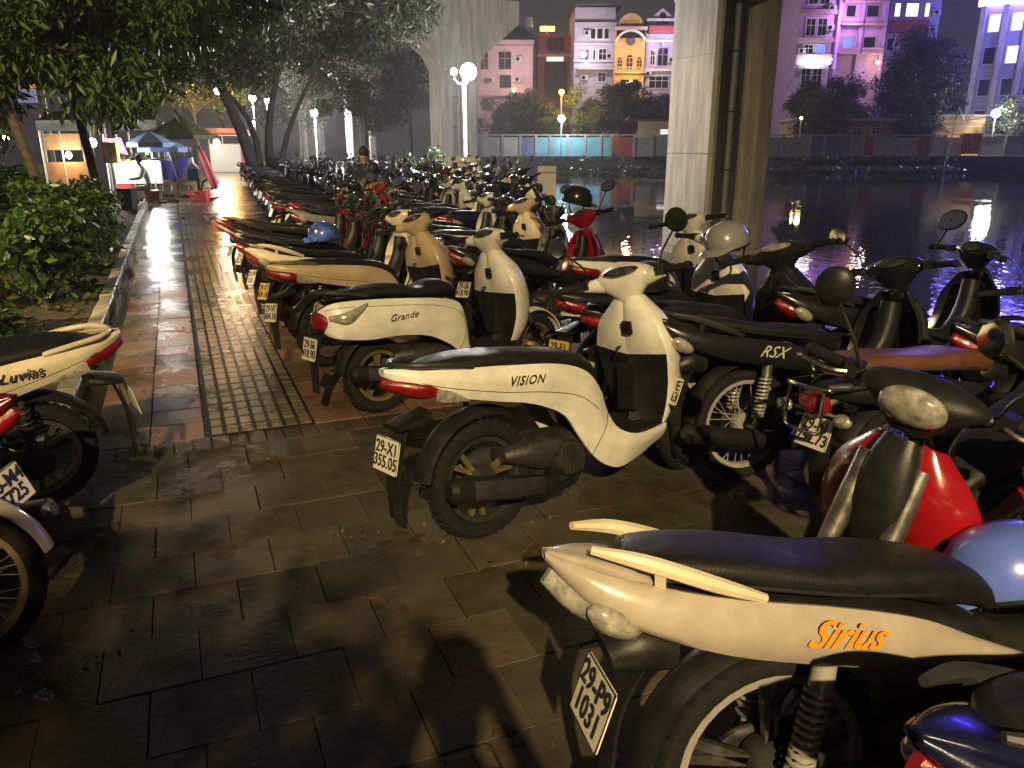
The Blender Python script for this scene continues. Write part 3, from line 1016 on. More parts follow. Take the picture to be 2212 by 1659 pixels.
def tile_mat(name, col, rough, rvar, ov, wet=1.0):
    """paving stone: own tint per piece, damp patches in world space"""
    m = bpy.data.materials.new(name)
    m.use_nodes = True
    n, l = m.node_tree.nodes, m.node_tree.links
    b = n['Principled BSDF']
    geo = n.new('ShaderNodeNewGeometry')
    big = n.new('ShaderNodeTexNoise')
    big.inputs['Scale'].default_value = 1.3
    big.inputs['Detail'].default_value = 6
    big.inputs['Roughness'].default_value = 0.7
    l.new(geo.outputs['Position'], big.inputs['Vector'])
    fine = n.new('ShaderNodeTexNoise')
    fine.inputs['Scale'].default_value = 45
    fine.inputs['Detail'].default_value = 5
    l.new(geo.outputs['Position'], fine.inputs['Vector'])
    oi = n.new('ShaderNodeObjectInfo')
    rp = n.new('ShaderNodeValToRGB')
    rp.color_ramp.elements[0].color = (col[0] * (1 - ov), col[1] * (1 - ov * .9), col[2] * (1 - ov), 1)
    rp.color_ramp.elements[1].color = (min(1, col[0] * (1 + ov)), col[1] * (1 + ov * 0.75), col[2] * (1 + ov * 0.6), 1)
    l.new(oi.outputs['Random'], rp.inputs[0])
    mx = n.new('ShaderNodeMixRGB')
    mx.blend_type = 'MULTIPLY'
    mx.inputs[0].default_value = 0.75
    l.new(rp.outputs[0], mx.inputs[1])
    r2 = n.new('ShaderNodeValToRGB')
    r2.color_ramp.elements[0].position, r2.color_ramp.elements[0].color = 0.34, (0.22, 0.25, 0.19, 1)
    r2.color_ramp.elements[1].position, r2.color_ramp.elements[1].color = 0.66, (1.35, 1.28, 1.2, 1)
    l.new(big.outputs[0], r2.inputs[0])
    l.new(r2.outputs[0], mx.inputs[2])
    ms = n.new('ShaderNodeTexNoise')
    ms.inputs['Scale'].default_value = 0.85
    ms.inputs['Detail'].default_value = 7
    ms.inputs['Roughness'].default_value = 0.72
    ms.inputs['Distortion'].default_value = 0.8
    l.new(geo.outputs['Position'], ms.inputs['Vector'])
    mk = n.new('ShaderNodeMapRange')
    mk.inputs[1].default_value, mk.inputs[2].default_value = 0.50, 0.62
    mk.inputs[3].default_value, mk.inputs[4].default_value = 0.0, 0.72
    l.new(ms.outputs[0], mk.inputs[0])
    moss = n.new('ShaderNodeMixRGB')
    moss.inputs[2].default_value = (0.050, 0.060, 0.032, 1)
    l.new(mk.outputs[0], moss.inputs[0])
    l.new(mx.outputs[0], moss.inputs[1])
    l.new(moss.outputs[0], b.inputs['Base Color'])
    mr = n.new('ShaderNodeMapRange')
    mr.inputs[1].default_value, mr.inputs[2].default_value = 0.35, 0.68
    mr.inputs[3].default_value, mr.inputs[4].default_value = rough - rvar, rough + rvar
    l.new(big.outputs[0], mr.inputs[0])
    l.new(mr.outputs[0], b.inputs['Roughness'])
    bp = n.new('ShaderNodeBump')
    bp.inputs['Strength'].default_value = 0.45
    bp.inputs['Distance'].default_value = 0.006
    l.new(fine.outputs[0], bp.inputs['Height'])
    l.new(bp.outputs[0], b.inputs['Normal'])
    MATS[name] = m
    return m


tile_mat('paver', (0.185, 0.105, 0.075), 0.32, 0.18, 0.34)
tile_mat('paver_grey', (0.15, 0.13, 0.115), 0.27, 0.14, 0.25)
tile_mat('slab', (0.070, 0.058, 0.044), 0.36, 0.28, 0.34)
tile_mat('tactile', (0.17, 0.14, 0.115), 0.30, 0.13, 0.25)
tile_mat('joint', (0.026, 0.024, 0.020), 0.16, 0.08, 0.1)
tile_mat('kerbstone', (0.30, 0.29, 0.26), 0.45, 0.15, 0.25)
mat('soil', (0.055, 0.042, 0.028), 0.85, noise=0.6, nscale=7, bump=1.0, bscale=22, world=True)
mat('quay', (0.14, 0.13, 0.12), 0.7, noise=0.4, nscale=2, bump=0.5, bscale=12, world=True)


def prism(name, outline, z0, z1, m, **kw):
    n = len(outline)
    b = MB()
    b.add([(x, y, z0) for x, y in outline] + [(x, y, z1) for x, y in outline],
          [tuple(range(n - 1, -1, -1)), tuple(range(n, 2 * n))] + [(i, (i + 1) % n, n + (i + 1) % n, n + i) for i in range(n)])
    return link(name, b.mesh(name, smooth=False), m, **kw)


# land up to the lake edge, one sheet with a quay face
SHORE = [(6.0, -40), (6.0, 10), (7.4, 15), (9.2, 21), (11.2, 27), (15.2, 33), (16.5, 48), (18, 75), (24, 112), (40, 200), (80, 420)]
b = MB()
vs, fs = [], []
for x, y in SHORE:
    vs += [(-500, y, -0.02), (x, y, -0.02), (x + 0.15, y, -3.2)]
for i in range(len(SHORE) - 1):
    a = i * 3
    fs += [(a, a + 1, a + 4, a + 3), (a + 1, a + 2, a + 5, a + 4)]
b.add(vs, fs)
link('ground', b.mesh('ground', smooth=False, fix=False), 'joint', kind='structure')

# pavers, tactile strip, slabs: real pieces
pav = bpy.data.objects.new('pavement', MB().box((1.2, 3.0, -0.0162), (7.6, 2.9 * 2, 0.001)).mesh('pavement', smooth=False))
C.objects.link(pav)
pav.data.materials.append(MATS['joint'])
pav['kind'] = 'structure'


def bevel_box(w, d, h, bv=0.004):
    m = MB()
    x, y = w / 2, d / 2
    v = []
    for (zz, k) in ((-h, 0), (-bv, 0), (0, bv)):
        v += [(-x + k, -y + k, zz), (x - k, -y + k, zz), (x - k, y - k, zz), (-x + k, y - k, zz)]
    f = [(8, 9, 10, 11)]
    for a in (0, 4):
        for i in range(4):
            f.append((a + i, a + (i + 1) % 4, a + 4 + (i + 1) % 4, a + 4 + i))
    m.add(v, f)
    return m


SL = 0.30
slab_me = bevel_box(SL - 0.0035, SL - 0.0035, 0.03, 0.0015).mesh('slab', smooth=False)
for i in range(-9, 15):
    for j in range(0, 13):
        x, y = i * SL + 0.05 + (0.15 if j % 2 else 0), 0.68 + j * SL
        if x > 4.3 or x < -2.6 or (x < -1.2 and y < 1.6):
            continue
        o = link('slab', slab_me, 'slab', pav)
        o.location = (x + random.uniform(-.002, .002), y + random.uniform(-.002, .002), random.uniform(-0.004, 0.002))
        o.rotation_euler = (random.uniform(-.010, .010), random.uniform(-.010, .010), random.uniform(-.006, .006))
PT = 0.30
pav_me = bevel_box(PT - 0.006, PT - 0.006, 0.03).mesh('paver', smooth=False)
stuff = MB()
for j in range(110):
    y = 4.785 + j * PT
    cols = [-0.705 + PT * k + 0.105 for k in range(2)] + [0.785 + PT * k for k in range(12)]
    cols = [-0.15 - PT * k for k in range(2)] + [0.78 + PT * k for k in range(12)]
    for x in cols:
        if j < 20 and x < 4.0:
            o = link('paver', pav_me, 'paver' if x > 0.5 or (j * 7 + int(x * 10)) % 5 else 'paver_grey', pav)
            o.location = (x, y, random.uniform(-0.0025, 0.0015))
            o.rotation_euler = (random.uniform(-.008, .008), random.uniform(-.008, .008), 0)
        elif y < 38:
            z = random.uniform(-0.003, 0.001)
            stuff.add([(x + dx * .147, y + dy * .147, z + random.uniform(-.0012, .0012)) for dx, dy in ((-1, -1), (1, -1), (1, 1), (-1, 1))], [(0, 1, 2, 3)])
link('far_pavers', stuff.mesh('far_pavers', smooth=False, fix=False), 'paver_grey', pav, kind='stuff')
# strip between path and kerb
TB = 0.0857
blk = bevel_box(TB - 0.018, 0.130, 0.034, 0.006).mesh('tactile_block', smooth=False)
stuff = MB()
k = 0
for j in range(150):
    y = 4.72 + j * 0.15
    for i in range(7):
        x = 0.025 + TB * (i + 0.5)
        if j < 42:
            o = link('tactile_block', blk, 'tactile', pav)
            o.location = (x, y, 0.004 + random.uniform(-0.0015, 0.0015))
        elif j < 140:
            w, d, z = (TB - 0.018) / 2, 0.065, 0.005 + random.uniform(-.001, .001)
            stuff.add([(x - w, y - d, z), (x + w, y - d, z), (x + w, y + d, z), (x - w, y + d, z),
                       (x - w, y - d, -.02), (x + w, y - d, -.02), (x + w, y + d, -.02), (x - w, y + d, -.02)],
                      [(0, 1, 2, 3), (0, 4, 5, 1), (1, 5, 6, 2), (3, 2, 6, 7), (0, 3, 7, 4)])
link('far_tactile_blocks', stuff.mesh('far_tactile_blocks', smooth=False, fix=False), 'tactile', pav, kind='stuff')
mat('film', (.014, .014, .014), .20, spec=.8, bump=.15, bscale=9)
link('groove_water', MB().add([(.02, 4.63, -.0005), (.63, 4.63, -.0005), (.63, 25.6, -.0005), (.02, 25.6, -.0005)], [(0, 1, 2, 3)]).mesh('groove_water', smooth=False, fix=False), 'film', pav)
# darker small-brick border row closing the strip towards the slabs
brk = bevel_box(0.094, 0.19, 0.03, 0.003).mesh('border_brick', smooth=False)
for i in range(30):
    o = link('border_brick', brk, 'slab', pav)
    o.location = (-0.62 + i * 0.1, 4.53, random.uniform(-.002, .002))

# kerb along the planting bed
kerb = bpy.data.objects.new('kerb', MB().box((-0.80, 16.2, -0.01), (0.10, 22.4, 0.06)).mesh('kerb', smooth=False))
C.objects.link(kerb)
kerb.data.materials.append(MATS['joint'])
kerb['kind'] = 'structure'
ks = MB()
ks.add(*(lambda q: (q.v, q.f))(bevel_box(0.13, 0.585, 0.15, 0.012)))
ks_me = ks.mesh('kerbstone', smooth=False)
for j in range(37):
    o = link('kerbstone', ks_me, 'kerbstone', kerb)
    o.location = (-0.80 + random.uniform(-.006, .006), 5.3 + j * 0.6, 0.11 + random.uniform(-.006, .006))
    o.rotation_euler = (random.uniform(-.01, .01), random.uniform(-.02, .02), random.uniform(-.012, .012))

# planting bed: uneven soil
b = MB()
nx, ny = 34, 70
for j in range(ny + 1):
    for i in range(nx + 1):
        x, y = -0.86 - 7.0 * i / nx, 5.0 + 26 * j / ny
        z = 0.045 + 0.03 * math.sin(x * 3.1 + y * 1.7) * math.sin(y * 2.3) + random.uniform(-.018, .018)
        if i in (0,) or j in (0,):
            z = 0.03
        b.v.append((x, y, z))
for j in range(ny):
    for i in range(nx):
        a = j * (nx + 1) + i
        b.f.append((a, a + 1, a + nx + 2, a + nx + 1))
link('planting_bed', b.mesh('planting_bed', fix=False), 'soil', kind='structure')

# lake
wm = bpy.data.materials.new('lake_water')
wm.use_nodes = True
n, l = wm.node_tree.nodes, wm.node_tree.links
p = n['Principled BSDF']
p.inputs['Base Color'].default_value = (0.006, 0.009, 0.012, 1)
p.inputs['Roughness'].default_value = 0.02
p.inputs['IOR'].default_value = 1.33
geo = n.new('ShaderNodeNewGeometry')
bp = n.new('ShaderNodeBump')
bp.inputs['Strength'].default_value = 0.17
bp.inputs['Distance'].default_value = 0.05
n1 = n.new('ShaderNodeTexNoise')
n1.inputs['Scale'].default_value = 2.6
n1.inputs['Detail'].default_value = 3
n1.inputs['Distortion'].default_value = 0.6
n2 = n.new('ShaderNodeTexNoise')
n2.inputs['Scale'].default_value = 0.12
n2.inputs['Detail'].default_value = 2
l.new(geo.outputs['Position'], n1.inputs['Vector'])
l.new(geo.outputs['Position'], n2.inputs['Vector'])
mm = n.new('ShaderNodeMath')
mm.operation = 'MULTIPLY'
mr = n.new('ShaderNodeMapRange')
mr.inputs[1].default_value, mr.inputs[2].default_value = 0.38, 0.62
mr.inputs[3].default_value, mr.inputs[4].default_value = 0.06, 1.0
l.new(n2.outputs[0], mr.inputs[0])
l.new(n1.outputs[0], mm.inputs[0])
l.new(mr.outputs[0], mm.inputs[1])
l.new(mm.outputs[0], bp.inputs['Height'])
l.new(bp.outputs[0], p.inputs['Normal'])
MATS['lake_water'] = wm
WZ = -1.2
b = MB()
b.add([(4, -60, WZ), (420, -60, WZ), (420, 420, WZ), (4, 420, WZ)], [(0, 1, 2, 3)])
link('lake', b.mesh('lake', smooth=False, fix=False), 'lake_water', kind='structure')

# far side, laid out along the view axis of the survey: right = RT, forward = FW
RT = Vector((math.cos(YAW), -math.sin(YAW), 0))
FW = Vector((math.sin(YAW), math.cos(YAW), 0))


def far(px, d, z=0.0):
    q = RT * ((px - 1106) / 1768.0 * d) + FW * d
    q.z = z
    return q


def zfar(px, y, d):
    return at(px, y, math.hypot(d, (px - 1106) / 1768.0 * d)).z


def far_box(m, px0, px1, d, dep, z0, z1):
    """box whose front face stands at depth d between two survey columns"""
    w = (px1 - px0) / 1768.0 * d
    c = far((px0 + px1) / 2, d + dep / 2, (z0 + z1) / 2)
    return m.box(c, (w, dep, z1 - z0), Matrix.Rotation(-YAW, 3, 'Z'))


BZ = 0.35
mat('far_bank', (0.035, 0.034, 0.030), 0.85, noise=0.5, nscale=0.5, world=True)
b = MB()
far_box(b, 985, 3400, 86, 120, -3, BZ)
link('far_bank', b.mesh('far_bank', smooth=False), 'far_bank', kind='structure')


# ---------------------------------------------------------------- leaves
def leaf_mat(name, c0, c1, rough=0.45, sc=2.2):
    m = bpy.data.materials.new(name)
    m.use_nodes = True
    n, l = m.node_tree.nodes, m.node_tree.links
    out = n['Material Output']
    b = n['Principled BSDF']
    b.inputs['Roughness'].default_value = rough
    geo = n.new('ShaderNodeNewGeometry')
    nt = n.new('ShaderNodeTexNoise')
    nt.inputs['Scale'].default_value = sc
    nt.inputs['Detail'].default_value = 6
    l.new(geo.outputs['Position'], nt.inputs['Vector'])
    ad = n.new('ShaderNodeMath')
    ad.operation = 'ADD'
    l.new(nt.outputs[0], ad.inputs[0])
    mu = n.new('ShaderNodeMath')
    mu.operation = 'MULTIPLY_ADD'
    mu.inputs[1].default_value, mu.inputs[2].default_value = 0.5, -0.25
    l.new(geo.outputs['Random Per Island'], mu.inputs[0])
    l.new(mu.outputs[0], ad.inputs[1])
    rp = n.new('ShaderNodeValToRGB')
    rp.color_ramp.elements[0].position, rp.color_ramp.elements[0].color = 0.28, (*c0, 1)
    rp.color_ramp.elements[1].position, rp.color_ramp.elements[1].color = 0.75, (*c1, 1)
    l.new(ad.outputs[0], rp.inputs[0])
    l.new(rp.outputs[0], b.inputs['Base Color'])
    tr = n.new('ShaderNodeBsdfTranslucent')
    l.new(rp.outputs[0], tr.inputs[0])
    mx = n.new('ShaderNodeMixShader')
    mx.inputs[0].default_value = 0.3
    l.new(b.outputs[0], mx.inputs[1])
    l.new(tr.outputs[0], mx.inputs[2])
    l.new(mx.outputs[0], out.inputs[0])
    MATS[name] = m


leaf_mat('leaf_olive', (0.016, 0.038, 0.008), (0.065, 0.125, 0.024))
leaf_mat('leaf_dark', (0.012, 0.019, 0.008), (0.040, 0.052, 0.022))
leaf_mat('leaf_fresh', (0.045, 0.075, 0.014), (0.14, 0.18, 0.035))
leaf_mat('leaf_dead', (0.05, 0.028, 0.014), (0.15, 0.085, 0.04), 0.6, 9)
leaf_mat('leaf_shrub', (0.020, 0.048, 0.012), (0.070, 0.135, 0.030), 0.38, 3)
mat('bark', (0.085, 0.060, 0.042), 0.85, noise=0.5, nscale=9, bump=1.0, bscale=30)
mat('bark_dark', (0.040, 0.034, 0.028), 0.85, noise=0.5, nscale=6, bump=1.0, bscale=20)


def leaves(clumps, per, L, wid=0.34, droop=0.4, seed=1, shell=0.5):
    import numpy as np
    rg = np.random.default_rng(seed)
    P = []
    for (c, r) in clumps:
        d = rg.normal(size=(per, 3))
        d /= np.linalg.norm(d, axis=1)[:, None]
        u = shell + (1 - shell) * rg.random(per) ** 0.6
        u[rg.random(per) < 0.25] *= 0.6
        P.append(np.array(c) + d * u[:, None] * np.array(r) * (0.85 + 0.3 * rg.random((per, 1))))
    P = np.concatenate(P)
    n = len(P)
    a = rg.normal(size=(n, 3))
    a[:, 2] = a[:, 2] * 0.6 - droop * 1.6
    a /= np.linalg.norm(a, axis=1)[:, None]
    q = rg.normal(size=(n, 3))
    sd = np.cross(a, q)
    sd /= np.linalg.norm(sd, axis=1)[:, None]
    nr = np.cross(a, sd)
    ln = L * (0.6 + 0.7 * rg.random((n, 1)))
    V = np.empty((n, 4, 3))
    V[:, 0] = P
    V[:, 1] = P + a * ln * 0.45 + sd * ln * wid * 0.5 + nr * ln * 0.07
    V[:, 2] = P + a * ln
    V[:, 3] = P + a * ln * 0.45 - sd * ln * wid * 0.5 + nr * ln * 0.07
    F = np.empty((n, 2, 3), dtype=np.int32)
    base = np.arange(n, dtype=np.int32) * 4
    F[:, 0] = np.stack([base, base + 1, base + 2], 1)
    F[:, 1] = np.stack([base, base + 2, base + 3], 1)
    me = bpy.data.meshes.new('foliage')
    me.vertices.add(n * 4)
    me.vertices.foreach_set('co', V.ravel())
    me.loops.add(n * 6)
    me.loops.foreach_set('vertex_index', F.ravel())
    me.polygons.add(n * 2)
    me.polygons.foreach_set('loop_start', np.arange(0, n * 6, 3, dtype=np.int32))
    me.update(calc_edges=True)
    return me


def tree(label, base, trunk_pts, limbs, clumps, per, L, leafm, barkm='bark_dark', r0=0.2, r1=0.08, wid=0.34, droop=0.4, seed=1, group=None, shell=0.5):
    t = thing('tree', label, 'tree', base, group=group)
    bx = Vector(base)
    m = MB()
    m.tube([Vector(p) for p in trunk_pts], [r0, (r0 + r1) / 2, r1], 12, smooth=12)
    link('trunk', m.mesh('trunk'), barkm, t)
    m = MB()
    for pts, ra in limbs:
        m.tube([Vector(p) for p in pts], [ra, ra * 0.3], 7, smooth=8)
    if limbs:
        link('limbs', m.mesh('limbs'), barkm, t)
    link('crown', leaves(clumps, per, L, wid, droop, seed, shell), leafm, t)
    return t


def auto_limbs(top, clumps, ra, k=1):
    out = []
    for i, (c, r) in enumerate(clumps):
        if i % k:
            continue
        c = Vector(c)
        tp = Vector(top)
        mid = tp.lerp(c, 0.5) + Vector((0, 0, 0.12 * (c - tp).length))
        out.append(([tp, mid, c], ra))
    return out


def clump_cloud(c, r, n, rc, seed):
    rg = random.Random(seed)
    out = []
    for i in range(n):
        while True:
            d = Vector((rg.uniform(-1, 1), rg.uniform(-1, 1), rg.uniform(-1, 1)))
            if 0.25 < d.length < 1:
                break
        k = rg.uniform(0.7, 1.3)
        out.append(((c[0] + d.x * r[0], c[1] + d.y * r[1], c[2] + d.z * r[2]), (rc * k, rc * k, rc * k * 0.8)))
    return out


# ---------------------------------------------------------------- near-left trees with drooping leaves
def near_tree(label, px, py, rng, lean, zc, n, seed, spread, rc=0.55, per=260, L=0.19, tm='bark', r0=0.10, lf='leaf_olive'):
    q = at(px, py, rng)
    q.z = 0.03
    top = Vector((lean[0], lean[1], zc - 0.6))
    cl = clump_cloud((lean[0], lean[1], zc), spread, n, rc, seed)
    return tree(label, q, [(0, 0, 0), (lean[0] * .45, lean[1] * .45, zc * .42), tuple(top)], auto_limbs(top, cl, r0 * .45, 2), cl, per, L, lf, tm, r0, r0 * .6, droop=0.75, seed=seed, wid=0.30)


near_tree('slender roadside tree with drooping olive leaves and a leaning brown trunk', 108, 372, 13.5, (-0.5, 0.2, 0), 3.1, 46, 3, (2.4, 1.8, 1.3))
near_tree('slender roadside tree with drooping olive leaves standing beside the white cart', 214, 352, 17.0, (-0.35, -0.3, 0), 4.0, 40, 5, (2.5, 2.4, 1.7))
# tall canopy tree above the path
q = at(520, 345, 36)
q.z = 0
cl = clump_cloud((-1.2, -3.0, 6.8), (8.8, 7.0, 2.7), 125, 1.25, 8)
tree('big dark street tree with several leaning trunks arching over the path', q, [(0.6, 0, 0), (0.1, 0, 2.2), (-1.2, -0.2, 5.6)],
     auto_limbs((-0.6, -0.2, 4.6), cl, 0.10, 3) + [([(1.2, 0.2, 0), (1.3, 0, 2.6), (2.4, -0.6, 6.5)], 0.22), ([(0.8, 0, 0.2), (0.3, 0.3, 3.0), (-2.6, 0.6, 5.4)], 0.16), ([(1.5, 0.1, 0), (2.2, 0.4, 2.4), (4.2, 0.4, 6.0)], 0.15)],
     cl, 560, 0.27, 'leaf_dark', 'bark_dark', 0.30, 0.15, droop=0.5, seed=9)
# crown overhead nearer the camera, trunk on the bed beyond the hedge
q = Vector((-5.2, 15.5, 0.03))
cl = clump_cloud((3.2, 2.6, 4.6), (5.0, 4.6, 1.3), 95, 0.75, 21)
tree('tall roadside tree with a spreading crown of hanging leaves over the planting bed', q, [(0, 0, 0), (0.3, 0.2, 2.5), (1.2, 0.6, 4.9)], auto_limbs((1.2, .6, 4.9), cl, 0.07, 2),
     cl, 420, 0.21, 'leaf_olive', 'bark_dark', 0.19, 0.12, droop=0.7, seed=22)
# lakeside trees past the lamp
for (px, rng, h, r, n, sd, lab) in ((790, 52, 5.4, (3.8, 3.4, 2.9), 36, 31, 'round lakeside tree standing behind the two people'),
                                    (650, 66, 6.5, (4.6, 4.0, 3.6), 40, 32, 'lakeside tree beside the far white lamp post'),
                                    (885, 50, 6.6, (3.0, 2.8, 3.2), 34, 33, 'lakeside tree rising beside the viaduct pillar')):
    q = at(px, 340, rng)
    q.z = 0
    cl = clump_cloud((0, 0, h), r, n, 0.95, sd)
    tree(lab, q, [(0, 0, 0), (0.1, 0, h * .35), (0, 0.1, h * .75)], auto_limbs((0, 0.1, h * .55), cl, 0.06, 3), cl, 330, 0.26, 'leaf_dark', 'bark_dark', 0.17, 0.08, seed=sd)
# street trees far down the path, lit by lamps
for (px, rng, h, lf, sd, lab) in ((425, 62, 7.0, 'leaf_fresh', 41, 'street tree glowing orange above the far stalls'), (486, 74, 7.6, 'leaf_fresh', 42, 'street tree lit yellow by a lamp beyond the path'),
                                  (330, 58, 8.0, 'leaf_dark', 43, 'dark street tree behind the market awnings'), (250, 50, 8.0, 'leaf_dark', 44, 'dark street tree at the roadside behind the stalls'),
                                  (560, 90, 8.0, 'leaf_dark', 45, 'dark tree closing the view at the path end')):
    q = at(px, 330, rng)
    q.z = 0
    cl = clump_cloud((0, 0, h), (4.2, 4.2, 3.0), 22, 1.2, sd)
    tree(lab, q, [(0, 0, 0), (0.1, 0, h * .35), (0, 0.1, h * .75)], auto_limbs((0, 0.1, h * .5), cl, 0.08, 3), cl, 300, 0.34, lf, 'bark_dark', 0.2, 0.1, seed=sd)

# hedge of broad-leaved shrubs along the bed
hedge = [(-1.9, 7.7, .85, .55), (-1.35, 9.4, .95, .55), (-2.5, 9.2, 1.15, .75), (-1.5, 11.2, 1.15, .62), (-2.9, 11.4, 1.3, .85), (-1.45, 13.2, 1.05, .6), (-2.5, 13.8, 1.35, .8),
         (-1.6, 15.4, 1.1, .65), (-3.3, 7.6, 1.25, .8), (-4.2, 10.2, 1.5, 1.0), (-2.9, 16.4, 1.2, .8)]
for i, (x, y, h, r) in enumerate(hedge):
    s = thing('shrub', 'broad-leaved green shrub growing in the planting bed by the kerb' if x > -2 else 'dense green shrub growing deeper in the planting bed', 'shrub', (x, y, 0.03),
              group='shrubs of the kerb edge' if x > -2 else 'shrubs deeper in the bed')
    cl = clump_cloud((0, 0, h * .58), (r * .8, r * .8, h * .42), 11, .27, 60 + i)
    m = MB()
    for c, _ in cl:
        m.tube([(0.02, 0, 0), Vector(c) * .5, c], [.014, .005], 5, smooth=5)
    link('stems', m.mesh('stems'), 'bark', s)
    link('foliage', leaves(cl, 150, .125, .50, .15, 70 + i, .35), 'leaf_shrub', s)
# leaf litter and low ground cover on the soil
import random as _r
rg = _r.Random(5)
cl = [((rg.uniform(-4.5, -0.95), rg.uniform(5.1, 13), 0.075), (.25, .25, .015)) for i in range(120)]
o = link('leaf_litter', leaves(cl, 12, .085, .5, 0.0, 77, 0), 'leaf_dead', kind='stuff', label='brown fallen leaves littering the soil of the bed', cat='leaf litter')
cl = [((rg.uniform(-5.0, -1.0), rg.uniform(6.0, 17), 0.10), (.30, .30, .09)) for i in range(110)]
o = link('ground_cover', leaves(cl, 26, .10, .42, -.3, 78, 0), 'leaf_shrub', kind='stuff', label='low green plants covering the soil of the bed', cat='ground cover')

# ---------------------------------------------------------------- viaduct
mat('concrete', (0.36, 0.34, 0.31), 0.75, noise=0.38, nscale=1.6, bump=0.35, bscale=25)
mat('pipe_grey', (0.20, 0.20, 0.20), 0.5, noise=0.2)
mat('pipe_dark', (0.03, 0.03, 0.03), 0.5)
cm = MATS['concrete'].node_tree          # rain streaks: the stain noise is drawn out vertically
mp = cm.nodes.new('ShaderNodeMapping')
mp.inputs['Scale'].default_value = (2.6, 2.6, .30)
tx = [x for x in cm.nodes if x.type == 'TEX_NOISE'][0]
cm.links.new([x for x in cm.nodes if x.type == 'TEX_COORD'][0].outputs['Object'], mp.inputs['Vector'])
cm.links.new(mp.outputs[0], tx.inputs['Vector'])
SEC = [(a * 1.1, b_ * 1.1) for a, b_ in ((-.85, .85), (-.85, -.78), (-.78, -.85), (-.70, -.85), (-.66, -.42), (.36, -.42), (.40, -.85), (.78, -.85), (.85, -.78), (.85, .85))]


def sec_prism(m, sec, z0, z1, k0=1.0, k1=1.0):
    n = len(sec)
    m.add([(x * k0, y * k0, z0) for x, y in sec] + [(x * k1, y * k1, z1) for x, y in sec],
          [tuple(range(n - 1, -1, -1)), tuple(range(n, 2 * n))] + [(i, (i + 1) % n, n + (i + 1) % n, n + i) for i in range(n)])
    return m


def pillar(y, label, group, cap=True):
    t = thing('viaduct_pillar', label, 'pillar', (13.15, y, WZ), group=group)
    zs = [-1.5, 0.2, 2.6, 4.9, 7.3]
    for a, c in zip(zs, zs[1:]):
        link('shaft_segment', sec_prism(MB(), SEC, a, c - 0.015).mesh('shaft_segment', smooth=False), 'concrete', t)
    core = [(x * .97, yy * .97) for x, yy in SEC]
    link('core', sec_prism(MB(), core, -1.5, 9).mesh('core', smooth=False), 'concrete', t)
    m = MB()
    m.tube([(-.12, -.60, -1.4), (-.12, -.60, 8.2)], .08, 12)
    pp = link('drain_pipe', m.mesh('drain_pipe'), 'pipe_grey', t)
    m = MB()
    for k in range(7):
        m.box((-.12, -.57, -0.6 + k * 1.4), (.24, .22, .035))
    link('pipe_bracket', m.mesh('pipe_bracket', smooth=False), 'pipe_dark', pp)
    link('cable', MB().tube([(.18, -.51, -1.4), (.18, -.51, 8.2)], .022, 6).mesh('cable'), 'pipe_dark', t)
    # hammerhead
    m = MB()
    pr = [(.86, 6.1), (1.3, 6.9), (3.1, 8.35), (3.1, 9.35)]
    v, f = [], []
    for w, z in pr:
        v += [(-w, -.95, z), (w, -.95, z), (w, .95, z), (-w, .95, z)]
    for i in range(len(pr) - 1):
        for j in range(4):
            f.append((i * 4 + j, i * 4 + (j + 1) % 4, i * 4 + 4 + (j + 1) % 4, i * 4 + 4 + j))
    f += [(3, 2, 1, 0), (12, 13, 14, 15)]
    m.add(v, f)
    link('cap_beam', m.mesh('cap_beam', smooth=False), 'concrete', t)
    return t


pillar(17.55, 'massive concrete viaduct pillar with a drain pipe in its groove, rising from the lake edge', None)
pillar(38.9, 'concrete viaduct pillar with hammerhead cap behind the white lamp post', None)
pillar(60.4, 'viaduct pillar seen between the lakeside trees', None)
pillar(82.0, 'farthest viaduct pillar behind the trees', None)
v = thing('viaduct', 'concrete viaduct deck carried by the pillars', 'viaduct', (13.05, 50, 8.2))
for sx in (-1.7, 1.7):
    b = MB()
    v_, f_ = [], []
    for yy in (-50, 60):
        for x, z in ((-.9, 0), (.9, 0), (1.2, 1.5), (-1.2, 1.5)):
            v_.append((sx + x, yy, z))
    b.add(v_, [(0, 1, 2, 3), (7, 6, 5, 4), (0, 4, 5, 1), (1, 5, 6, 2), (2, 6, 7, 3), (3, 7, 4, 0)])
    link('girder', b.mesh('girder', smooth=False), 'concrete', v)
link('deck_slab', MB().box((0, 5, 1.64), (8.0, 110, .25)).mesh('deck_slab', smooth=False), 'concrete', v)
link('parapet', MB().box((-3.9, 5, 2.2), (.2, 110, .85)).mesh('parapet', smooth=False), 'concrete', v)
link('parapet', MB().box((3.9, 5, 2.2), (.2, 110, .85)).mesh('parapet', smooth=False), 'concrete', v)

# ---------------------------------------------------------------- lamps
mat('lamp_white', (0.9, 0.9, 0.9), 0.4, emit=(1.0, 0.97, 0.93), estr=60)
mat('lamp_warm', (0.9, 0.8, 0.6), 0.4, emit=(1.0, 0.72, 0.36), estr=60)
mat('lamp_orange', (0.9, 0.6, 0.3), 0.4, emit=(1.0, 0.45, 0.08), estr=40)
mat('post_white', (0.62, 0.62, 0.60), 0.4, noise=0.1)
mat('post_grey', (0.25, 0.25, 0.25), 0.5)


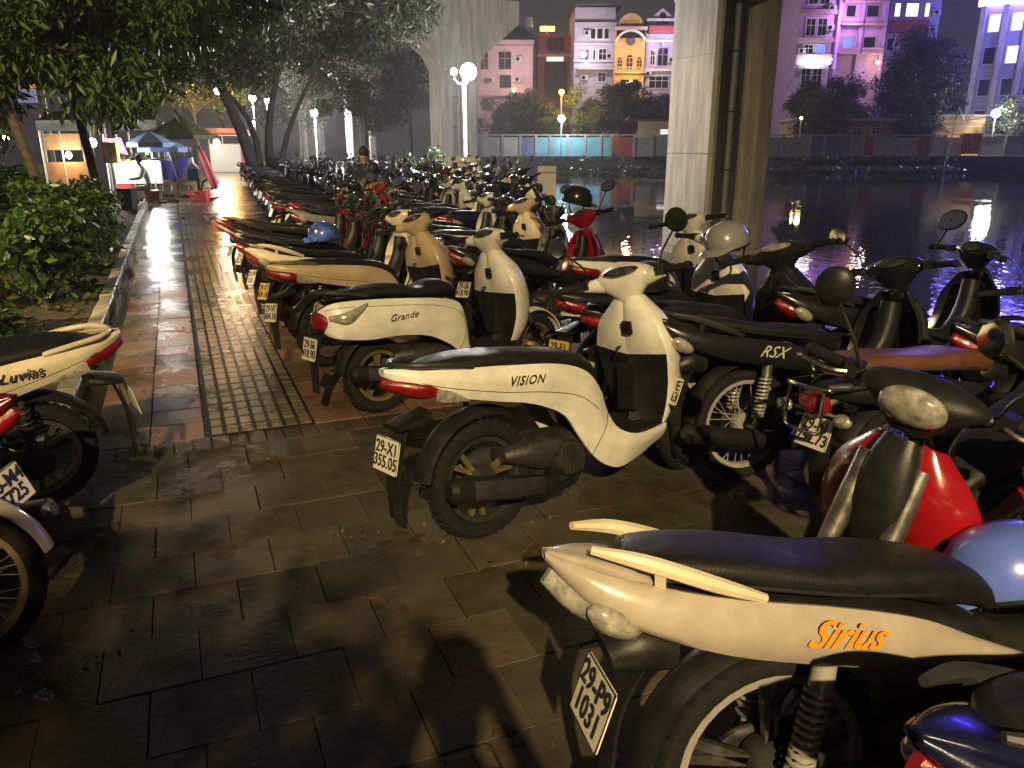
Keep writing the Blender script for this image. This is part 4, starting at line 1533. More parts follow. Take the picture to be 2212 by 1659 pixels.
def globe_lamp(label, q, h, watts, globe=0.20, n=1, col=(1.0, 0.95, 0.88), pr=0.055):
    t = thing('lamp_post', label, 'lamp post', (q.x, q.y, 0), group=None)
    link('pole', MB().lathe([(.11, 0), (.10, .35), (pr, .45), (pr * .8, h - .15), (.02, h - .1)], (0, 0, 0), 'z', 14).mesh('pole'), 'post_white', t)
    link('base_plate', MB().box((0, 0, .02), (.3, .3, .04)).mesh('base_plate', smooth=False), 'post_grey', t)
    offs = [(0, 0, 1)] if n == 1 else [(-.32, 0.1, .55), (.12, -.05, 1.35)]
    for dx, dy, gs in offs:
        if n > 1:
            link('arm', MB().tube([(0, 0, h - .35), (dx * .6, dy * .6, h - .35), (dx, dy, h - .2)], .02, 6, smooth=6).mesh('arm'), 'post_white', t)
        link('globe', MB().ell((dx, dy, h), (globe * gs, globe * gs, globe * gs), 18, 12).mesh('globe'), 'lamp_white', t)
    lamp_light('lamp_glow', (0, 0, h - globe * 1.5 - .12), watts, col, t, 0.22)
    return t


q = at(1003, 155, 27)
globe_lamp('white lamp post with a big and a small bright globe before the viaduct pillar', q, q.z, 4600, .19, 2)
q = at(679, 243, 60)
globe_lamp('white lamp post with one bright globe, farther along the path', q, q.z, 5200, .26)
q = at(545, 212, 78)
globe_lamp('lamp post glowing behind the leaning tree trunks', q, q.z, 1500, .3)
q = at(576, 217, 95)
globe_lamp('most distant lamp post on the path', q, q.z, 1200, .3)


def unseen_street_lamp(label, loc, h, aim, watts, col, spot=150, cut=None):
    t = thing('unseen_street_lamp', label, 'street lamp', loc)
    link('pole', MB().lathe([(.12, 0), (.11, .3), (.085, .4), (.06, h - .5), (.05, h - .3)], (0, 0, 0), 'z', 14).mesh('pole'), 'post_grey', t)
    a = Vector((aim[0], aim[1], 0)).normalized()
    link('arm', MB().tube([(0, 0, h - .4), a * .5 + Vector((0, 0, h - .05)), a * 1.5 + Vector((0, 0, h + .1))], .04, 8, smooth=10).mesh('arm'), 'post_grey', t)
    hd = a * 1.75 + Vector((0, 0, h + .1))
    link('lamp_head', MB().box(hd, (.32, .32, .10)).mesh('lamp_head', smooth=False), 'post_grey', t)
    link('lens', MB().box(hd + Vector((0, 0, -.06)), (.24, .24, .02)).mesh('lens', smooth=False), 'lamp_warm', t)
    lo = lamp_light('lamp_glow', hd + Vector((0, 0, -.14)), watts, col, t, 0.10, spot)
    if cut:
        lo.rotation_euler = Vector(cut).to_track_quat('-Z', 'Y').to_euler()
    return t


SODIUM = (1.0, 0.745, 0.36)
unseen_street_lamp('assumed warm street lamp on a grey pole, unseen behind the parked bikes', (-4.27, -11.65, 0), 8.6, (.55, .83), 15500, SODIUM, 162)  # lamp out of view, assumed as the source of the warm foreground light
unseen_street_lamp('unseen warm lamp on a grey pole, added to light the hedge and trees', (-8.6, 2.6, 0), 6.8, (1, .35), 8200, SODIUM, 96, (.34, 1, -.50))  # unseen lamp, added and aimed to brighten the left trees and hedge

# unseen lamp, assumed and added under the viaduct to light the near pillar warm
t = thing('assumed_flood_lamp', 'assumed warm flood lamp under the viaduct, added to light the massive pillar', 'lamp', (9.7, 17.9, 8.15))
link('bracket', MB().box((0, 0, -.10), (.06, .06, .30)).mesh('bracket', smooth=False), 'post_grey', t)
link('housing', MB().box((0, 0, -.30), (.24, .34, .14)).mesh('housing', smooth=False), 'post_grey', t)
link('lens', MB().box((.05, 0, -.38), (.18, .28, .02)).mesh('lens', smooth=False), 'lamp_warm', t)
dv = Vector((12.2, 17.6, 2.2)) - Vector((9.7, 17.9, 7.7))
lo = lamp_light('assumed_flood_glow', (.05, 0, -.45), 1350, (1.0, .62, .35), t, .1, 56)
lo.rotation_euler = dv.to_track_quat('-Z', 'Y').to_euler()


# ---------------------------------------------------------------- far shore: wall, planting, low houses, trees
for nm, c, r in (('wall_pale', (.42, .41, .38), .8), ('wall_tan', (.46, .33, .17), .8), ('wall_grey', (.30, .30, .31), .8), ('wall_pink', (.46, .30, .31), .8), ('wall_lilac', (.42, .38, .48), .8),
                 ('wall_ochre', (.50, .30, .10), .8), ('wall_white', (.62, .60, .58), .8), ('wall_dark', (.08, .06, .06), .8), ('wall_red', (.30, .05, .06), .8), ('wall_violet', (.46, .30, .48), .8),
                 ('mural_blue', (.16, .40, .52), .7), ('mural_red', (.38, .07, .08), .7), ('mural_indigo', (.14, .15, .32), .7), ('roof_dark', (.05, .045, .045), .8), ('trim', (.60, .58, .56), .7), ('banner_red', (.50, .10, .05), .7)):
    mat(nm, c, r, noise=0.2, nscale=0.9)
mat('pane_dark', (.012, .012, .016), .12)
mat('pane_lit', (.6, .6, .4), .3, emit=(1.0, .95, .62), estr=1.3)
mat('pane_white', (.7, .7, .7), .3, emit=(1.0, 1.0, 1.0), estr=1.0)
mat('pane_blue', (.1, .2, .6), .3, emit=(.08, .14, 1.0), estr=1.6)
mat('neon_violet', (.5, .3, .7), .4, emit=(.50, .18, .85), estr=0.5)
mat('neon_blue', (.1, .1, .9), .4, emit=(.06, .04, 1.0), estr=130)
mat('sign_white', (.9, .9, .9), .4, emit=(1, 1, 1), estr=12)
mat('sign_yellow', (.9, .7, .1), .4, emit=(1.0, .72, .06), estr=5)
mat('sign_orange', (.9, .4, .1), .4, emit=(1.0, .42, .05), estr=6)

wall = thing('lakeside_wall', 'long panelled wall along the far shore with a pale blue mural stretch', 'wall', far(1106, 88, BZ))
Wi = wall.matrix_basis.inverted()
wall.rotation_euler = (0, 0, -YAW)


def in_far(m, px0, px1, d, dep, z0, z1, d0=88):
    """box in the frame of a thing standing at far(1106, d0)"""
    x0, x1 = (px0 - 1106) / 1768.0 * d, (px1 - 1106) / 1768.0 * d
    return m.box(((x0 + x1) / 2, d - d0 + dep / 2, (z0 + z1) / 2 - BZ), (x1 - x0, dep, z1 - z0))


cols = [('wall_grey', 1000, 1040), ('wall_grey', 1044, 1084), ('wall_pale', 1088, 1122), ('mural_indigo', 1126, 1156), ('mural_blue', 1160, 1186), ('mural_blue', 1190, 1224), ('mural_blue', 1228, 1262), ('mural_blue', 1266, 1296), ('mural_blue', 1300, 1318),
        ('mural_red', 1336, 1368), ('wall_grey', 1372, 1408), ('wall_grey', 1412, 1450), ('wall_grey', 1454, 1500), ('wall_pale', 1504, 1560), ('wall_pale', 1564, 1620), ('wall_grey', 1624, 1690), ('wall_grey', 1694, 1748), ('mural_indigo', 1754, 1780), ('mural_indigo', 1784, 1840), ('wall_grey', 1846, 1864),
        ('mural_red', 1868, 1890), ('wall_pale', 1896, 1934), ('wall_pale', 1938, 1980), ('mural_red', 1984, 2010), ('wall_white', 2014, 2040), ('wall_pale', 2044, 2075), ('wall_grey', 2120, 2170), ('mural_indigo', 2174, 2260)]
for m_, a, c in cols:
    link('wall_panel', in_far(MB(), a, c, 88.1, .15, BZ - .05, BZ + 1.9).mesh('wall_panel', smooth=False), m_, wall)
    link('wall_post', in_far(MB(), c - .5, c + 4.5, 88.0, .3, BZ - .05, BZ + 2.1).mesh('wall_post', smooth=False), 'wall_grey', wall)
link('coping', in_far(MB(), 985, 2300, 88.0, .34, BZ + 2.1, BZ + 2.2).mesh('coping', smooth=False), 'wall_pale', wall)
# waterside planting
import random as _r2
rg = _r2.Random(3)
cl = []
for i in range(240):
    px = rg.uniform(990, 2080)
    d = rg.uniform(80, 86.2)
    q = far(px, d, WZ + .35 + (.9 if d > 84.5 else 0))
    cl.append(((q.x, q.y, q.z), (1.0, 1.0, .25)))
link('water_plants', leaves(cl, 26, .30, .8, -.1, 81, 0), 'leaf_shrub', kind='stuff', label='band of water plants along the foot of the far shore wall', cat='water plants')


def far_tree(label, px, d, zc, r, n, rc, lf, sd, per=300, L=.34):
    q = far(px, d, BZ)
    cl = clump_cloud((0, 0, zc), r, n, rc, sd)
    return tree(label, q, [(0, 0, 0), (.1, 0, zc * .4), (0, 0, zc * .8)], auto_limbs((0, 0, zc * .5), cl, .07, 3), cl, per, L, lf, 'bark_dark', .2, .1, seed=sd)


far_tree('round dark tree on the far shore in front of the pink house', 1112, 92, 4.0, (4.6, 3, 2.8), 44, 1.1, 'leaf_dark', 91, 420)
far_tree('tree on the far shore lit yellow and white by lamps beside the blue mural', 1258, 92, 4.4, (2.4, 2.4, 2.6), 22, .8, 'leaf_fresh', 92)
far_tree('dark tree on the far shore below the ochre house', 1338, 93, 4.9, (3.6, 3, 3.0), 44, 1.0, 'leaf_dark', 93, 420)
far_tree('dark tree on the far shore below the lilac house', 1430, 96, 4.8, (4.0, 3, 1.6), 36, .9, 'leaf_dark', 94, 420)
far_tree('small bush on the far shore under the pink house', 1185, 91, 3.4, (1.4, 1.4, 2.0), 12, .7, 'leaf_fresh', 95)
far_tree('huge dark tree mass on the far shore hiding the foot of the violet house', 1785, 92, 4.9, (5.2, 2.6, 3.4), 60, 1.25, 'leaf_dark', 96, 420, .36)
far_tree('tall dark tree on the far shore in front of the leaning tower block', 1972, 93, 7.2, (5.2, 2.8, 6.4), 95, 1.35, 'leaf_dark', 97, 460, .36)
far_tree('small dark tree in front of the tan wall by the diving post', 2000, 89.3, 2.6, (1.6, 1.0, 1.0), 10, .5, 'leaf_dark', 98, 200, .25)
far_tree('dark tree at the right end of the far shore beside the bright floodlight', 2190, 90, 3.6, (3.4, 2, 2.6), 24, .9, 'leaf_dark', 99)


def house(label, px0, px1, ytop, d, m, dep=9, name='house', cat='house'):
    z1 = zfar((px0 + px1) / 2, ytop, d)
    t = thing(name, label, cat, far((px0 + px1) / 2, d, BZ), (0, 0, -YAW))
    w = (px1 - px0) / 1768.0 * d
    h = z1 - BZ
    link('wall', MB().box((0, dep / 2, h / 2), (w, dep, h)).mesh('wall', smooth=False), m, t)
    t['w'] = w
    sc = 1768.0 / d

    def X(px):
        return (px - (px0 + px1) / 2) / sc

    def Z(y):
        return zfar((px0 + px1) / 2, y, d) - BZ
    return t, w, h, X, Z


def win(t, X, Z, a, b_, y0, y1, pm='pane_dark', fm='trim', bars=1, arch=False, proud=.10):
    """window: proud frame with the pane set back inside it, bars in front of the pane"""
    x0, x1, z1, z0 = X(a), X(b_), Z(y0), Z(y1)
    fw = .10
    f = MB()
    f.box((x0 - fw / 2, -proud / 2, (z0 + z1) / 2), (fw, proud, z1 - z0)).box((x1 + fw / 2, -proud / 2, (z0 + z1) / 2), (fw, proud, z1 - z0))
    f.box(((x0 + x1) / 2, -proud / 2, z1 + fw / 2), (x1 - x0 + 2 * fw, proud + .04, fw)).box(((x0 + x1) / 2, -proud / 2, z0 - fw / 2), (x1 - x0 + 2 * fw, proud + .12, fw))
    if arch:
        f.lathe([((x1 - x0) / 2, -proud), ((x1 - x0) / 2 + fw, -proud), ((x1 - x0) / 2 + fw, 0), ((x1 - x0) / 2, 0)], ((x0 + x1) / 2, 0, z1), 'y', 12, 0, PI, True)
    for k in range(bars):
        xx = x0 + (x1 - x0) * (k + 1) / (bars + 1)
        f.box((xx, -.04, (z0 + z1) / 2), (.05, .04, z1 - z0))
    if bars:
        f.box(((x0 + x1) / 2, -.04, z0 + (z1 - z0) * .62), (x1 - x0, .035, .05))
    fr = link('window', f.mesh('window', smooth=False), fm, t)
    p = MB().box(((x0 + x1) / 2, -.012, (z0 + z1) / 2), (x1 - x0, .02, z1 - z0))
    if arch:
        p.lathe([(.01, -.022), ((x1 - x0) / 2, -.022), ((x1 - x0) / 2, -.002), (.01, -.002)], ((x0 + x1) / 2, 0, z1), 'y', 12, 0, PI, True)
    link('pane', p.mesh('pane', smooth=False), pm, fr)
    return fr


def cornice(t, w, z, m='trim', out=.35, h=.3):
    return link('cornice', MB().box((0, -out / 2 + .1, z), (w + .2, out + .2, h)).mesh('cornice', smooth=False), m, t)


def balcony(t, X, Z, a, b_, ytop, ybot, m='trim', out=1.1, n=9):
    x0, x1, z1, z0 = X(a), X(b_), Z(ytop), Z(ybot)
    s = link('balcony', MB().box(((x0 + x1) / 2, -out / 2, z0), (x1 - x0, out, .18)).mesh('balcony', smooth=False), m, t)
    r = MB().box(((x0 + x1) / 2, -out + .05, z1), (x1 - x0, .10, .10))
    link('handrail', r.mesh('handrail', smooth=False), m, s)
    r = MB()
    for i in range(n):
        r.box((x0 + (x1 - x0) * (i + .5) / n, -out + .05, (z0 + z1) / 2), (.07, .06, z1 - z0))
    o = link('balusters', r.mesh('balusters', smooth=False), m, s, kind='stuff')
    return s


def extras(t, X, Z, spots, col='wall_pale'):
    for px, y in spots:
        a = link('air_conditioner', MB().box((X(px), -.28, Z(y)), (.85, .40, .60)).mesh('air_conditioner', smooth=False), col, t)
        link('fan_grille', MB().lathe([(.01, -.50), (.22, -.50), (.24, -.47)], (X(px) - .1, 0, Z(y)), 'y', 12).mesh('fan_grille'), 'pane_dark', a)


# pink house
t, w, h, X, Z = house('pink two-window house with a dark hipped roof beyond the lamp post', 1030, 1150, 98, 104, 'wall_pink', 8)
cornice(t, w, Z(92), 'wall_pink', .6, .5)
link('roof', MB().add([(-w / 2 - .5, -.6, Z(88)), (w / 2 + .5, -.6, Z(88)), (w / 2 + .5, 8, Z(88)), (-w / 2 - .5, 8, Z(88)), (-w / 5, 3, Z(50)), (w / 3, 3, Z(50)), (w / 3, 5, Z(50)), (-w / 5, 5, Z(50))],
                       [(3, 2, 1, 0), (0, 1, 5, 4), (1, 2, 6, 5), (2, 3, 7, 6), (3, 0, 4, 7), (4, 5, 6, 7)]).mesh('roof', smooth=False), 'roof_dark', t)
win(t, X, Z, 1078, 1104, 112, 150, 'pane_dark', 'wall_pink')
win(t, X, Z, 1080, 1104, 162, 190, 'pane_dark', 'wall_pink', 0)
win(t, X, Z, 1040, 1056, 112, 150, 'pane_dark', 'wall_pink')
cornice(t, w, Z(205), 'wall_pink', .5, .3)
link('water_tank', MB().lathe([(.6, 0), (.6, 1.2), (.1, 1.5)], (w * .42, 4, Z(50)), 'z', 12).mesh('water_tank'), 'post_grey', t)
extras(t, X, Z, ((1120, 128), (1118, 172), (1062, 172)))
lamp_light('house_light', (1.2, -4.5, Z(150)), 900, (1.0, .78, .80), t, .3)  # light and lantern added to brighten the pink facade
link('lantern', MB().ell((1.2, -.9, Z(196)), (.13, .13, .18), 10, 7).mesh('lantern'), 'lamp_warm', t)
link('added_lantern_arm', MB().bar((1.2, 0, Z(195)), (1.2, -.9, Z(194)), .05, .05).mesh('added_lantern_arm'), 'wall_pink', t)
# dark house with the orange rooftop light
t, w, h, X, Z = house('narrow dark red house under an orange rooftop lantern', 1160, 1232, 74, 112, 'wall_red', 8)
cornice(t, w, Z(120), 'wall_pink', .8, .3)
win(t, X, Z, 1180, 1215, 82, 110, 'pane_dark', 'wall_red', 2)
win(t, X, Z, 1175, 1222, 135, 215, 'pane_dark', 'wall_dark', 2)
link('pane', MB().box((X(1196), -.3, Z(128)), (2.2, .1, .5)).mesh('pane', smooth=False), 'pane_lit', t)
o = link('rooftop_lantern', MB().box((X(1180), 1, Z(60)), (1.9, .5, .55)).mesh('rooftop_lantern', smooth=False), 'sign_orange', t)
link('lantern_post', MB().box((X(1180), 1, Z(68)), (.2, .2, .6)).mesh('lantern_post', smooth=False), 'wall_dark', t)
lamp_light('house_light', (X(1180), .1, Z(60)), 260, (1, .42, .08), t, .4)
# grey lilac
t, w, h, X, Z = house('tall grey lilac town house with a flat roof', 1236, 1320, 16, 106, 'wall_lilac', 10)
link('roof_slab', MB().box((.2, 4, h + .3), (w + 1.2, 10.5, .25)).mesh('roof_slab', smooth=False), 'roof_dark', t)
link('roof_posts', MB().box((-w / 2 + .3, .4, h + .1), (.2, .2, .4)).mesh('roof_post', smooth=False), 'trim', t)
for yy in (52, 96, 132):
    cornice(t, w, Z(yy), 'wall_lilac', .5, .28)
for a, b_ in ((1270, 1279), (1283, 1294), (1298, 1307)):
    win(t, X, Z, a, b_, 62, 84, 'pane_dark', 'trim', 0)
win(t, X, Z, 1288, 1303, 106, 132, 'pane_dark', 'trim', 1)
win(t, X, Z, 1276, 1280, 108, 132, 'pane_dark', 'trim', 0)
win(t, X, Z, 1250, 1266, 108, 130, 'pane_dark', 'wall_lilac', 1)
win(t, X, Z, 1288, 1303, 158, 176, 'pane_dark', 'trim', 1)
balcony(t, X, Z, 1244, 1318, 140, 150, 'wall_lilac')
extras(t, X, Z, ((1262, 72), (1310, 122), (1258, 168)))
lamp_light('house_light', (-1.0, -4.0, Z(110)), 1000, (.92, .86, 1.0), t, .3)  # added light for this front; the lantern on its arm is added too
link('lantern', MB().ell((-1.0, -.9, Z(140)), (.13, .13, .18), 10, 7).mesh('lantern'), 'lamp_white', t)
link('added_lantern_arm', MB().bar((-1.0, 0, Z(139)), (-1.0, -.9, Z(138)), .05, .05).mesh('added_lantern_arm'), 'trim', t)
# ochre arched
t, w, h, X, Z = house('ochre town house with a rounded gable and three arched openings', 1322, 1384, 62, 104, 'wall_ochre', 10)
link('gable', MB().lathe([(.01, -.2), (w * .42, -.2), (w * .42, .5), (.01, .5)], (0, .2, Z(58)), 'y', 18, 0, PI, True).mesh('gable', smooth=False), 'wall_ochre', t)
cornice(t, w, Z(62), 'wall_pink', .6, .35)
link('terrace', MB().box((0, -.1, Z(72)), (w * .96, .25, 1.1)).mesh('terrace', smooth=False), 'pane_dark', t)
link('eyebrow', MB().lathe([(w * .50, -.5), (w * .50 + .25, -.5), (w * .50 + .25, 0), (w * .50, 0)], (0, 0, Z(104)), 'y', 16, R(25), R(155), True).mesh('eyebrow', smooth=False), 'trim', t)
link('medallion', MB().lathe([(.01, -.15), (.5, -.15), (.55, 0)], (0, 0, Z(88)), 'y', 16).mesh('medallion'), 'wall_dark', t)
win(t, X, Z, 1346, 1359, 126, 150, 'pane_dark', 'wall_ochre', 1, True)
win(t, X, Z, 1327, 1337, 130, 150, 'pane_dark', 'wall_ochre', 1, True)
win(t, X, Z, 1368, 1378, 130, 150, 'pane_dark', 'wall_ochre', 1, True)
balcony(t, X, Z, 1322, 1384, 147, 158, 'wall_ochre', 1.0, 10)
win(t, X, Z, 1335, 1372, 172, 192, 'pane_dark', 'wall_ochre', 2)
lamp_light('house_light', (0, -4.0, Z(150)), 1000, (1, .70, .34), t, .3)  # added to raise the ochre facade, together with its lantern
link('lantern', MB().ell((0, -1.4, Z(178)), (.16, .16, .22), 10, 7).mesh('lantern'), 'lamp_warm', t)
link('added_lantern_arm', MB().bar((0, 0, Z(177)), (0, -1.4, Z(176)), .06, .06).mesh('added_lantern_arm'), 'trim', t)
# lilac ornate
t, w, h, X, Z = house('ornate lilac town house with a small round-eyed pediment', 1386, 1448, 42, 105, 'wall_lilac', 10)
link('pediment', MB().add([(-w * .4, -.1, Z(40)), (w * .4, -.1, Z(40)), (0, -.1, Z(18)), (-w * .4, .5, Z(40)), (w * .4, .5, Z(40)), (0, .5, Z(18))], [(0, 1, 2), (5, 4, 3), (0, 3, 4, 1), (1, 4, 5, 2), (2, 5, 3, 0)]).mesh('pediment', smooth=False), 'wall_lilac', t)
link('oculus', MB().lathe([(.01, -.16), (.38, -.16), (.45, 0)], (0, 0, Z(34)), 'y', 14).mesh('oculus'), 'pane_dark', t)
for yy in (44, 76, 90, 152):
    cornice(t, w, Z(yy), 'trim', .5, .28)
link('awning', MB().box((0, -.6, Z(67)), (w * .95, 1.2, .9)).mesh('awning', smooth=False), 'wall_red', t)
win(t, X, Z, 1404, 1428, 48, 60, 'pane_dark', 'trim', 1)
win(t, X, Z, 1396, 1405, 108, 140, 'pane_dark', 'trim', 1)
win(t, X, Z, 1411, 1432, 104, 142, 'pane_dark', 'wall_violet', 1)
win(t, X, Z, 1396, 1436, 165, 190, 'pane_dark', 'trim', 2)
lamp_light('added_facade_light', (0, -4.0, Z(95)), 1100, (.80, .66, 1.0), t, .3)  # violet light and its lantern, both added to brighten this facade
link('lantern', MB().ell((0, -.9, Z(96)), (.13, .13, .18), 10, 7).mesh('lantern'), 'neon_violet', t)
link('added_lantern_arm', MB().bar((0, 0, Z(95)), (0, -.9, Z(94)), .05, .05).mesh('added_lantern_arm'), 'trim', t)
extras(t, X, Z, ((1440, 130), (1392, 160)))
# glazed
t, w, h, X, Z = house('glass-fronted house with white glazing bars and a yellow lit sign', 1451, 1520, 46, 108, 'wall_grey', 10)
for y0, y1 in ((55, 72), (92, 118), (124, 142), (148, 176)):
    win(t, X, Z, 1454, 1472, y0, y1, 'pane_dark', 'trim', 2)
    win(t, X, Z, 1476, 1492, y0, y1, 'pane_blue' if y0 == 92 else 'pane_dark', 'trim', 2)
link('lit_sign', MB().box((X(1473), -.5, Z(83)), (1.5, .3, .95)).mesh('lit_sign', smooth=False), 'sign_yellow', t)
# violet house with grid windows
t, w, h, X, Z = house('dark violet shop house with barred windows above a glowing white sign', 1700, 1772, -60, 100, 'wall_violet', 10)
for y0, y1 in ((-40, 10), (42, 78), (98, 116), (146, 190)):
    win(t, X, Z, 1716, 1734, y0, y1, 'pane_dark', 'trim', 1)
    win(t, X, Z, 1740, 1758, y0, y1, 'pane_blue' if y0 == 98 else 'pane_dark', 'trim', 1)
for yy in (28, 88, 124):
    cornice(t, w, Z(yy), 'wall_pink', .6, .5)
sg = link('shop_sign', MB().box((X(1733), -.9, Z(143)), (w * .86, .25, .75)).mesh('shop_sign', smooth=False), 'wall_white', t)
lt = text_mesh('alBennet', 1.05, .05, .35, 1.05, .02)
o = link('lettering', lt, 'sign_white', sg)
o.matrix_basis = Matrix.Translation((X(1733), -1.06, Z(134))) @ SIDE_R
lamp_light('sign_glow', (X(1733), -1.8, Z(134)), 160, (1, 1, 1), t, .3)
extras(t, X, Z, ((1764, 62), (1710, 112), (1764, 20)))
# violet / pink balconied house
t, w, h, X, Z = house('violet and pink balconied house with a blue lit room', 1776, 1882, -60, 101, 'wall_violet', 10)
link('neon_strip', MB().box((-w / 2 + .25, -.35, (Z(150) + h) / 2), (.30, .3, h - Z(150))).mesh('neon_strip', smooth=False), 'neon_violet', t)
for y0, y1, pl in ((-45, -12, 'pane_dark'), (14, 38, 'pane_dark'), (82, 104, 'pane_blue')):
    win(t, X, Z, 1796, 1814, y0, y1, pl, 'wall_pink', 0)
    win(t, X, Z, 1838, 1862, y0, y1, 'pane_dark', 'wall_pink', 0)
for yt, yb in ((-2, 8), (46, 56), (108, 118)):
    balcony(t, X, Z, 1784, 1826, yt, yb, 'wall_pink', 1.0, 9)
    balcony(t, X, Z, 1830, 1876, yt, yb, 'wall_pink', 1.0, 9)
for xx in (1782, 1828, 1876):
    link('pilaster', MB().box((X(xx), -.2, h / 2), (.45, .4, h)).mesh('pilaster', smooth=False), 'wall_violet', t)
lamp_light('neon_glow', (-w / 2 + 1.0, -3.0, Z(40)), 1000, (.78, .46, 1.0), t, .5)
lamp_light('porch_glow', (w / 2 - 1, -3.5, Z(140)), 420, (1, .66, .55), t, .3)
link('porch_lamp', MB().ell((w / 2 - 1, -1.2, Z(138)), (.15, .15, .2), 10, 7).mesh('porch_lamp'), 'lamp_warm', t)
# grey block with yellow windows
t, w, h, X, Z = house('plain grey block with three yellow lit windows on its top floor', 1886, 1990, -60, 104, 'wall_grey', 12)
for a, b_ in ((1895, 1906), (1918, 1943), (1957, 1966)):
    win(t, X, Z, a, b_, 10, 38, 'pane_lit', 'wall_grey', 0)
link('sign_band', MB().box((X(1928), -.15, Z(60)), (4.6, .3, 1.5)).mesh('sign_band', smooth=False), 'wall_red', t)
win(t, X, Z, 1888, 1902, 84, 110, 'pane_dark', 'trim', 0)
win(t, X, Z, 1914, 1944, 84, 110, 'pane_dark', 'trim', 1)
balcony(t, X, Z, 1884, 1925, 114, 122, 'wall_pink', 1.0, 8)
extras(t, X, Z, ((1975, 66), (1980, 30), (1952, 96), (1905, 100)))
# tower block on the right, turned towards the lake
bp_ = far(2100, 84, BZ)
t = thing('apartment_block', 'tall grey apartment block with ribbed corner and blue lights along its roof', 'building', far(2075, 100, BZ), (0, 0, -YAW - R(38)))
hh = 16.6
link('wall', MB().box((9, 7, hh / 2), (18, 14, hh)).mesh('wall', smooth=False), 'wall_grey', t)
for k, xx in enumerate((0.3, 2.6, 4.9, 7.2)):
    link('fin', MB().box((xx, -.4, hh / 2), (.55, .8, hh)).mesh('fin', smooth=False), 'wall_pale', t)
for fl in range(4):
    z = 2.4 + fl * 3.5
    link('floor_band', MB().box((12.7, -.25, z), (10.4, .5, .45)).mesh('floor_band', smooth=False), 'wall_white', t)
    for k, xx in enumerate((1.5, 3.8, 6.1)):
        pm = 'pane_white' if (fl, k) in ((3, 0), (2, 1), (3, 1)) else 'pane_dark'
        f = link('window', MB().box((xx, -.04, z + 1.7), (1.3, .08, 2.0)).mesh('window', smooth=False), 'trim', t)
        link('pane', MB().box((xx, -.06, z + 1.7), (1.1, .08, 1.8)).mesh('pane', smooth=False), pm, f)
    for k in range(3):
        xx = 9.4 + k * 3.2
        f = link('window', MB().box((xx, -.04, z + 1.75), (2.4, .08, 2.2)).mesh('window', smooth=False), 'trim', t)
        link('pane', MB().box((xx, -.06, z + 1.75), (2.2, .08, 2.0)).mesh('pane', smooth=False), 'pane_dark', f)
link('roof_light_band', MB().box((9, -.6, hh + .3), (18.6, .4, .9)).mesh('roof_light_band', smooth=False), 'neon_blue', t)
link('roof_slab', MB().box((9, 6.5, hh + .75), (19, 15, .3)).mesh('roof_slab', smooth=False), 'roof_dark', t)
lamp_light('roof_glow', (7, -5, hh - 2), 3000, (.26, .22, 1.0), t, .6)

t = thing('unseen_led_block', 'unseen office block with blue light panels, added for blue reflections on the lake', 'building', far(2318, 104, BZ), (0, 0, -YAW - R(20)))  # block out of view, added to put blue reflections on the water
link('wall', MB().box((0, 6, 9), (12, 12, 18)).mesh('wall', smooth=False), 'wall_dark', t)
for fl in range(5):
    for k in range(4):
        link('light_panel', MB().box((-4.2 + k * 2.8, -.12, 2.6 + fl * 3.4), (2.2, .12, 2.4)).mesh('light_panel', smooth=False), mat('led_blue', (.1, .1, .8), .4, emit=(.07, .05, 1.0), estr=11), t)
link('roof', MB().box((0, 6, 18.2), (12.6, 12.6, .4)).mesh('roof', smooth=False), 'roof_dark', t)

# low buildings behind the wall
t, w, h, X, Z = house('low tan pavilion with a dark roof and a white lit window behind the wall', 1378, 1470, 262, 91, 'wall_tan', 5, 'pavilion', 'pavilion')
link('roof', MB().box((0, 2, h + .12), (w + .8, 6, .24)).mesh('roof', smooth=False), 'roof_dark', t)
win(t, X, Z, 1425, 1446, 280, 290, 'pane_white', 'trim', 1)
t, w, h, X, Z = house('long low tan building with a grey roof behind the shore wall', 1712, 1925, 262, 92, 'wall_tan', 5, 'low_building', 'building')
link('roof', MB().box((0, 2, h + .15), (w + .8, 6, .3)).mesh('roof', smooth=False), 'wall_pale', t)
for a, b_ in ((1730, 1748), (1790, 1808), (1838, 1856), (1880, 1896)):
    win(t, X, Z, a, b_, 276, 290, 'pane_dark', 'trim', 1)
t, w, h, X, Z = house('brightly lit yellow wall building beside the floodlight', 2010, 2120, 252, 93, 'wall_ochre', 4, 'low_building', 'building')
link('roof', MB().box((0, 2, h + .1), (w + .6, 5, .2)).mesh('roof', smooth=False), 'wall_pale', t)
for yy in (262, 274):
    link('trim_band', MB().box((0, -.06, Z(yy)), (w, .12, .12)).mesh('trim_band', smooth=False), 'trim', t)
# banner, mast, floodlight and shore lamps
q = far(2098, 87.2, BZ)
t = thing('banner', 'red and orange printed banner standing on the far shore', 'banner', q, (0, 0, -YAW))
link('sheet', MB().box((0, 0, 1.25), (1.95, .06, 2.1)).mesh('sheet', smooth=False), mat('banner_print', (.52, .14, .05), .7, noise=.9, nscale=2.4), t)
link('pole', MB().box((-1.0, 0, 1.2), (.08, .08, 2.4)).mesh('pole', smooth=False), 'post_grey', t)
link('pole', MB().box((1.0, 0, 1.2), (.08, .08, 2.4)).mesh('pole', smooth=False), 'post_grey', t)
q = far(2052, 85.4, WZ)
t = thing('mast', 'thin grey A-shaped mast standing in the water before the banner', 'mast', q, (0, 0, -YAW))
link('upright', MB().tube([(-.3, 0, -.5), (.35, 0, zfar(2063, 232, 85.4) - WZ)], .07, 6).mesh('upright'), 'post_white', t)
link('brace', MB().tube([(.35, 0, zfar(2063, 232, 85.4) - WZ), (1.3, .3, 5.0)], .05, 6).mesh('brace'), 'post_white', t)
